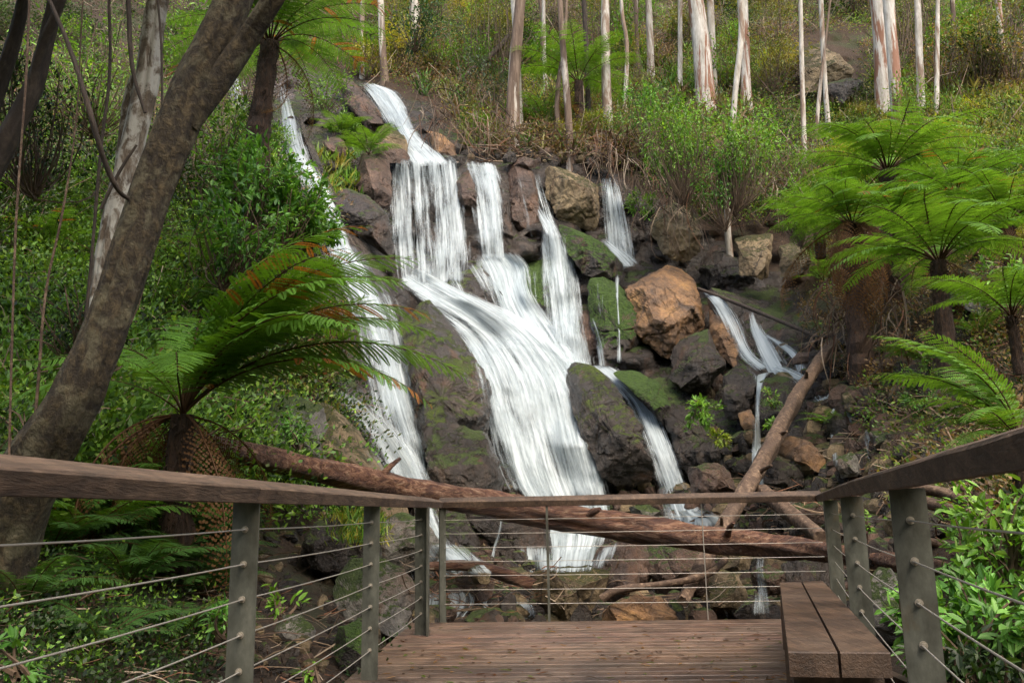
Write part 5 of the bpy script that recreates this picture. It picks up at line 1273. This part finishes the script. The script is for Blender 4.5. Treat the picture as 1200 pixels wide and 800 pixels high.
x = rr_.uniform(560, 780, 400); y = rr_.uniform(160, 200, 400) ; sticks(m, x, y, 1.0, .015, .4, 7, .35)
tag(m.build("dead_sticks", M['twig']), "tangled dead sticks and bark strips littering the slopes", "dead wood", None, 'stuff')
m = MB(); x = rr_.uniform(478, 650, 130); y = rr_.uniform(672, 730, 130); sticks(m, x, y, .45, .007, .22, 6, .12, bvh_all)
x = rr_.uniform(860, 1000, 120); y = rr_.uniform(560, 640, 120); sticks(m, x, y, .5, .008, .22, 8, .12, bvh_all)
x = rr_.uniform(620, 860, 60); y = rr_.uniform(690, 728, 60); sticks(m, x, y, .4, .006, .22, 10, .1, bvh_all)
tag(m.build("creek_flotsam", M['twig']), "washed up twigs lodged among the creek stones", "dead wood", None, 'stuff')
# leaf litter on the banks
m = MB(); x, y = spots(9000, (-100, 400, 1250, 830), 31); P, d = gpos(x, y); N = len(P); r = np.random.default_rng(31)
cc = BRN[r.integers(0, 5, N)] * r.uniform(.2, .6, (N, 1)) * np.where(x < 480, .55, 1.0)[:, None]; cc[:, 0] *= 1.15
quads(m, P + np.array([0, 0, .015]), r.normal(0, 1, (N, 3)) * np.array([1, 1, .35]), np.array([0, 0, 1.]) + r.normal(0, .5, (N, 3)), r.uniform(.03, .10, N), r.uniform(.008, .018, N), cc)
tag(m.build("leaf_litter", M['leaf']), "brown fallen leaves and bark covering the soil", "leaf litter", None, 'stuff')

# hanging roots and dry stems below the bushes around the tan rocks
m = MB(); r = np.random.default_rng(33)
def hang(x0, x1, y0, y1, n, L, sh=-1.2):
    x = r.uniform(x0, x1, n); y = r.uniform(y0, y1, n); d = np.array([hitd(a, b + 40, bvh_all) for a, b in zip(x, y)]) + sh * r.random(n)
    P = unp(x, y, d); Q = P + np.stack([r.normal(0, .38, n), r.normal(-.1, .2, n), -L * r.uniform(.2, 1.3, n)], 1)
    twigs(m, P, Q, np.full(n, .014) * r.uniform(.6, 1.5, n), BRN[r.integers(0, 5, n)] * .7, .14, 5)
hang(745, 860, 165, 250, 150, 1.5); hang(860, 960, 150, 225, 90, 1.0); hang(490, 600, 95, 150, 150, 1.1); hang(960, 1060, 300, 400, 160, 1.2); hang(680, 760, 150, 190, 80, 1.2)
tag(m.build("hanging_roots", M['twig']), "dry roots and stems hanging over the rocks", "roots", None, 'stuff')

# grass
def grass(m, P, d, n, L, pal, seed, w=.012):
    r = np.random.default_rng(seed); N = len(P); C = np.repeat(P, n, 0) + r.normal(0, .08, (N * n, 3)) * np.array([1, 1, .2])
    Dv = r.normal(0, .5, (N * n, 3)) + np.array([0, 0, 1.0]); LL = L * r.uniform(.5, 1.3, N * n); ww = np.maximum(w, np.repeat(d, n) * .9 / F)
    cc = np.repeat(np.array([PALS[pal[r.integers(0, len(pal))]][r.integers(0, 4)] for _ in range(N)]), n, 0) * r.uniform(.7, 1.3, (N * n, 1))
    leaves(m, C, Dv, r.normal(0, 1, (N * n, 3)), LL, ww, cc, .1, .35)
m = MB(); x, y = spots(900, (980, 90, 1320, 200), 41); P, d = gpos(x, y); grass(m, P, d, 16, .55, ['yellow', 'olive', 'yellow'], 1, .02)
x, y = spots(450, (480, 60, 900, 190), 42); P, d = gpos(x, y); grass(m, P, d, 14, .6, ['olive', 'green', 'brown'], 2, .02)
x = r.uniform(360, 420, 60); y = r.uniform(180, 240, 60); P, d = gpos(x, y); grass(m, P, d, 16, .35, ['yellow', 'green'], 3, .015)
x = r.uniform(395, 445, 90); y = r.uniform(600, 640, 90); P = np.array([hitp(a, b, bvh_all) for a, b in zip(x, y)]); grass(m, P, P[:, 1], 12, .10, ['yellow', 'green'], 4, .006)
tag(m.build("grass", M['leaf']), "yellow green grass tufts on the slopes", "grass", None, 'stuff')

# ------------------------------------------------------------------ shrubs
def shrub(label, px, py, d, R, n, leafL, pal='green', name="shrub", foot=None, stems=7, flat=.8, group="leafy shrubs", K=None, lw=.42, sr=.012):
    """foliage gathered in sprays round branch tips; (px,py) middle of the foliage at distance d; foot: pixel of the root"""
    r = np.random.default_rng(int(px * 7 + py)); c = unp(px, py, d)
    f = unp(foot[0], foot[1], d) if foot else c - np.array([0, 0, R * 1.2])
    t = empty(name, f, label, "shrub" if name == "shrub" else name.split('_')[-1], group)
    K = K or max(8, int(n / 28)); dirs = norm(r.normal(0, 1, (K, 3))); tips = (c - f) + dirs * R * (r.random((K, 1)) ** .4) * np.array([1, 1, flat])
    m = MB(); twigs(m, np.zeros((K, 3)) + r.normal(0, .02, (K, 3)), tips, sr, (.10, .065, .04), .12, 6, 4); m.build("stem", M['twig'], t)
    k = n // K; C = np.repeat(tips, k, 0) - np.repeat(norm(tips - (c - f) * .3), k, 0) * r.uniform(0, R * .45, (K * k, 1)) + r.normal(0, R * .10, (K * k, 3))
    Dv = np.repeat(dirs, k, 0) * .8 + r.normal(0, .6, (K * k, 3)) + np.array([0, 0, -.1]); Nv = np.array([0, -.25, 1.]) + r.normal(0, .45, (K * k, 3))
    P4 = np.array(PALS[pal]) if isinstance(pal, str) else np.array(pal); cc = P4[r.integers(0, len(P4), K * k)] * np.repeat(r.uniform(.7, 1.3, (K, 1)), k, 0) * r.uniform(.8, 1.2, (K * k, 1))
    m = MB(); L = leafL * r.uniform(.5, 1.25, K * k); leaves(m, C, Dv, Nv, L, L * lw, cc); m.build("foliage", M['leaf'], t)
    return t
VG = [(0.112, 0.272, 0.032), (0.160, 0.336, 0.048), (0.080, 0.192, 0.026), (0.208, 0.384, 0.064)]
LG = [(0.072, 0.208, 0.032), (0.112, 0.288, 0.048), (0.048, 0.144, 0.024), (0.160, 0.352, 0.072)]
for a in [("big bright bush behind the narrow upper fall, left half", 790, 150, 21.5, 1.25, 2600, .12, VG, (800, 240)),
          ("big bright bush under the thick peeling gum, right half", 872, 160, 21.0, 1.15, 2400, .12, VG, (862, 250)),
          ("lower sprays of bush round the crooked slender tree", 845, 205, 21, .9, 1200, .11, LG, (850, 270)),
          ("leafy bush at the lip left of the thin wavy trunk", 752, 120, 24, .9, 900, .12, LG, (756, 170)),
          ("light green bush left of the flat crowned tree fern", 935, 235, 18.5, .7, 900, .10, VG, (940, 290)),
          ("light green bush below the thin white trunks", 975, 215, 18.5, .6, 700, .10, VG, (985, 260)),
          ("dark bush under the thin leaning trunk", 925, 175, 23, .9, 700, .1, 'green', (930, 215)),
          ("broad leaved bush beside the left fall", 305, 200, 11.5, .75, 1500, .13, LG, (280, 300)),
          ("broad leaved bush in front of the left fall's bend", 345, 245, 11.8, .65, 1500, .13, LG, (330, 320)),
          ("drooping leafy spray before the left fall", 388, 262, 12.0, .35, 420, .12, LG, (350, 300)),
          ("leafy bush above the big left fern", 285, 265, 10.5, .7, 1100, .12, LG, (260, 340)),
          ("bush on the left bank above the broad leaved ones", 270, 150, 13.0, .8, 900, .11, 'green', (260, 220)),
          ("yellow green bush under the left fall's fern fronds", 385, 380, 13.5, .7, 1300, .09, [(.09, .15, .02), (.14, .13, .025), (.06, .11, .018), (.19, .09, .03)], (390, 430)),
          ("reddish tinged bush half way down the left fall", 360, 420, 12.2, .6, 1000, .09, [(.10, .14, .02), (.2, .085, .03), (.06, .11, .018), (.12, .16, .03)], (350, 460)),
          ("small leafed plant on the grey boulder behind the big fern", 350, 495, 9.0, .22, 350, .06, LG, (350, 530)),
          ("rounded bright green bush beside the top fall", 402, 152, 24, .55, 700, .12, VG, (402, 170)),
          ("orange tinged bush below the rounded bright one", 392, 200, 23, .6, 600, .10, 'yellow', (392, 225)),
          ("green bush on the slope left of the topmost fall", 380, 105, 25, 1.1, 900, .12, 'green', (380, 135)),
          ("hanging green creeper left of the upright tan boulder", 752, 240, 22.0, .45, 500, .10, 'green', (745, 205)),
          ("bright ferny plant growing on the dark central wall", 822, 485, 16.4, .42, 420, .12, VG, (815, 470)),
          ("yellow leaved sprig below the plant on the central wall", 842, 515, 16.2, .28, 130, .12, [(.2, .3, .03), (.26, .34, .04)], (838, 500)),
          ("tiny green plant by the thin central trickle", 905, 495, 14.2, .2, 120, .08, VG, (905, 502)),
          ("small plant at the fork of the trickles", 906, 465, 14.5, .25, 200, .07, 'green', (906, 478)),
          ("large leafy shrub at the bottom right corner", 1165, 720, 4.4, .42, 1300, .085, LG, (1150, 840)),
          ("leafy shrub pressing against the near right post", 1112, 720, 5.0, .38, 1100, .08, LG, (1120, 800)),
          ("leafy shrub right of the pale stump", 1180, 620, 5.2, .42, 900, .085, VG, (1185, 720)),
          ("small shrub in front of the pale stump", 1125, 640, 5.8, .3, 420, .075, LG, (1130, 690)),
          ("dark shrub at the lower edge right of the bench", 1130, 790, 4.2, .3, 600, .07, 'dark', (1130, 840)),
          ("light leaved sapling at the right edge of the slope", 1188, 320, 11.0, .5, 420, .11, VG, (1190, 380)),
          ("green bush right of the short trunked tree fern", 1165, 250, 17.0, .9, 900, .11, 'green', (1165, 300)),
          ("green bush behind the twin gums on the right slope", 1120, 190, 22.0, 1.0, 900, .12, 'green', (1120, 225)),
          ("bush at the far right under the rightmost trunk", 1190, 190, 19.0, 1.0, 900, .12, 'green', (1190, 230)),
          ("small green plant on the dead branch bank", 1075, 470, 11.8, .3, 350, .07, LG, (1075, 485)),
          ("low green plants under the short trunked tree fern", 1080, 440, 13.0, .4, 500, .07, 'green', (1080, 460)),
          ("bright sprig on the right bank behind the corner post", 1016, 610, 8.5, .13, 90, .05, VG, (1016, 622)),
          ("lime green seedling on the left bank between posts", 328, 708, 5.2, .13, 60, .07, [(.13, .28, .03)], (330, 724)),
          ("tiny seedling at the bottom of the left bank", 362, 786, 4.7, .06, 30, .05, [(.13, .28, .03)], (362, 796)),
          ("leafy weed at the bottom left corner", 22, 775, 3.6, .14, 140, .06, LG, (22, 800)),
          ("pale leaved weed left of the near left post", 262, 720, 5.0, .2, 220, .06, LG, (262, 750)),
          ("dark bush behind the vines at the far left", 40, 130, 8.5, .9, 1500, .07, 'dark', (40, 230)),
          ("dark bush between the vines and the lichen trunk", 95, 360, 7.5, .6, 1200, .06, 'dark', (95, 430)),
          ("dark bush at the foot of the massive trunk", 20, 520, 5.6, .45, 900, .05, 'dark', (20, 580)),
          ("green bush above the massive trunk, upper left", 235, 30, 16, 1.6, 1500, .11, 'green', (235, 100)),
          ("green bush at the top left behind the lichen trunk", 110, 90, 13, 1.5, 1700, .09, 'green', (110, 160)),
          ("dull green eucalypt spray hanging at top centre", 500, 25, 24, 1.3, 1100, .13, [(.03, .08, .03), (.04, .10, .035), (.02, .06, .02)], (486, 60)),
          ("blue green sapling left of the bright white lip trunk", 570, 85, 27, 1.3, 900, .13, [(.05, .09, .05), (.07, .12, .06), (.035, .07, .03)], (575, 150)),
          ("soft green bush on the hillside above the forked pale trunk", 905, 45, 30, 1.9, 1300, .14, 'olive', (905, 110)),
          ("soft green bush on the hillside right of the grey white trunk", 1150, 50, 27, 1.8, 1300, .14, 'olive', (1150, 110)),
          ("soft bush between the twin gums and the grey white trunk", 1065, 110, 25, .9, 700, .12, 'green', (1065, 150)),
          ("yellow green bush behind the high tree fern", 650, 100, 28, 1.3, 900, .13, 'yellow', (650, 150)),
          ("green bush behind the bright white lip trunk", 560, 140, 25.5, 1.0, 800, .12, 'olive', (560, 175)),
          ("olive bush behind the pale mottled gum", 460, 70, 30, 1.5, 1000, .13, 'olive', (460, 110))]:
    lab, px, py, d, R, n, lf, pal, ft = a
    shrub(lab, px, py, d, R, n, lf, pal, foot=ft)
# understorey: repeated shrubs and saplings scattered up the hillside, one object each
def proto_shrub(seed, pal, R=1.0, n=1300, leafL=.11, tall=1.0, K=34):
    r = np.random.default_rng(seed); m1 = MB(); m2 = MB()
    dirs = norm(r.normal(0, 1, (K, 3)) * np.array([1, 1, .8])); tips = np.array([0, 0, .9 * tall]) + dirs * R * (r.random((K, 1)) ** .5) * np.array([1, 1, .75 * tall]); tips[:, 2] = np.maximum(tips[:, 2], .1)
    twigs(m1, np.zeros((K, 3)) + r.normal(0, .05, (K, 3)), tips, .014, (.11, .075, .05), .15, 5, 3)
    k = n // K; q = r.random((K * k, 1)) ** 1.5; C = np.repeat(tips, k, 0) * (1 - q * .3) + r.normal(0, R * .13, (K * k, 3))
    Dv = np.repeat(dirs, k, 0) + r.normal(0, .7, (K * k, 3)); Nv = np.array([0, 0, 1.]) + r.normal(0, .5, (K * k, 3))
    P4 = np.array(pal); cc = np.repeat(P4[r.integers(0, len(P4), K)] * r.uniform(.7, 1.35, (K, 1)), k, 0) * r.uniform(.8, 1.2, (K * k, 1))
    quads(m2, C, Dv, Nv, leafL * r.uniform(.5, 1.3, K * k), leafL * .4, cc)
    a = m1.build("stem", M['twig']); c = m2.build("foliage", M['leaf']); out = (a.data, c.data)
    bpy.data.objects.remove(a); bpy.data.objects.remove(c); return out
PR = [proto_shrub(1, PALS['olive'], .9), proto_shrub(2, PALS['green'], 1.0), proto_shrub(3, PALS['yellow'], .8), proto_shrub(4, PALS['dark'], 1.1, 1500), proto_shrub(5, VG, .9, 1100, .13), proto_shrub(6, PALS['olive'], .8, 700, .10, 2.6, 26), proto_shrub(7, PALS['green'], .9, 800, .10, 3.2, 26), proto_shrub(8, PALS['brown'], .8, 500, .09, 1.3)]
LOOK = ["low olive shrub", "round mid green shrub", "yellowish low shrub", "dark green shrub", "bright broad leaved shrub", "tall thin olive sapling", "tall thin green sapling", "dry brown shrub"]
MARKS = [(450, "the reddish brown trunk"), (485, "the pale mottled gum"), (545, "the leaning dead trunk"), (604, "the white lip trunk"), (640, "the thin tan trunk"), (678, "the high tree fern"), (711, "the tall white trunk"), (735, "the wavy white trunk"), (762, "the pinkish trunk"), (797, "the slim white trunk"), (822, "the thick peeling gum"), (872, "the forked pale trunk"), (905, "the forked trunk's bush"), (940, "the thin white trunk"), (968, "the far overhanging rock"), (1034, "the thick twin gums"), (1078, "the grey white trunk"), (1098, "the slim tan trunk"), (1118, "the grey dead trunk"), (1172, "the rightmost mottled trunk")]
MARKSL = [(0, "the left edge"), (30, "the blackish forked tree"), (85, "the hanging dark stem"), (120, "the upright dark stem"), (150, "the pale lichen trunk"), (200, "the massive leaning trunk"), (260, "the massive trunk's fork"), (312, "the top left tree fern")]
def where(look, x, y, near):
    ms = MARKSL if near else MARKS; mx, nm = min(ms, key=lambda q: abs(q[0] - x))
    lo, hi = (-40, 330) if near else (-40, 200); t = (y - lo) / (hi - lo)
    lev = "highest up" if t < .2 else "high up" if t < .4 else "halfway up" if t < .6 else "lower down" if t < .8 else "at the bottom"
    if near and x < 15: return look + " against the left edge, " + lev + " the bank"
    return look + " " + ("just left of" if x < mx else "just right of") + " " + nm + ", " + lev + (" the bank" if near else " the hillside")
def scatter_shrubs(n, box_, seed, kinds, smin=.7, smax=1.5, near=False):
    x, y = spots(n * 3, box_, seed); x, y = x[:n], y[:n]; r = np.random.default_rng(seed); P, d = gpos(x, y)
    for p, dd, ppx, ppy in zip(P, d, x, y):
        k = kinds[r.integers(0, len(kinds))]; s = r.uniform(smin, smax)
        t = empty("shrub", p, where(LOOK[k], ppx, ppy, near), "shrub", ("left bank " if near else "hillside ") + "understorey shrubs")
        t.rotation_euler = (0, 0, r.uniform(0, 6.28)); t.scale = (s, s, s * r.uniform(.8, 1.2))
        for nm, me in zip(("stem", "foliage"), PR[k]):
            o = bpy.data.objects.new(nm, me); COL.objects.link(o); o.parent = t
scatter_shrubs(105, (430, -40, 1250, 120), 71, [0, 1, 2, 3, 5, 6, 5, 7, 1, 4], .8, 1.7)
scatter_shrubs(30, (980, 110, 1250, 330), 72, [0, 1, 4, 3, 2], .5, .9)
scatter_shrubs(55, (-60, -40, 330, 330), 73, [3, 1, 3, 3, 6, 1], .5, 1.0, True)  # mostly the lowered greens, painting in the bank's shade
scatter_shrubs(10, (560, 110, 760, 170), 74, [0, 1, 7, 2], .5, .8)
# leafy overhang of the big left trees: it stands above the picture and shades the left bank
def overhang(label, centre, R, n, seed):
    r = np.random.default_rng(seed); K = 60; c = r.normal(0, .45, (K, 3)) * np.array(R)
    k = n // K; C = np.repeat(c, k, 0) + r.normal(0, .38, (K * k, 3)); t = r.uniform(.6, 1.3, (K * k, 1))
    m = MB(); quads(m, C, r.normal(0, 1, (K * k, 3)), r.normal(0, .6, (K * k, 3)) + np.array([0, 0, 1]), r.uniform(.16, .28, K * k), .11, np.array([.035, .07, .018]) * t)
    return m, C
m, C = overhang("", None, (4.2, 4.0, 1.2), 26000, 3)
o = m.build("crown", M['leaf'], big); o.location = Vector((-3.8, 5.0, 8.4)) - big.location

# two shrubs that would read alike: say which is the larger
for o in COL.objects:
    if o.parent is None and o.name.startswith('shrub') and 'understorey' in o.get('group', '') and o['label'].startswith(('round', 'dark', 'tall')) and len(o['label'].split()) < 15:
        o['label'] = ('big ' if o.scale[0] > (1.3 if 'hill' in o['group'] else .75) else 'small ') + o['label']
_seen = {}
for o in COL.objects:
    if o.parent is None and o.get('label') and o.name.startswith('shrub'): _seen.setdefault(o['label'], []).append(o)
for lab, os_ in _seen.items():
    if len(os_) == 2 and len(lab.split()) <= 15:
        os_.sort(key=lambda q: q.scale[0]); os_[0]['label'] = 'smaller ' + lab; os_[1]['label'] = 'larger ' + lab
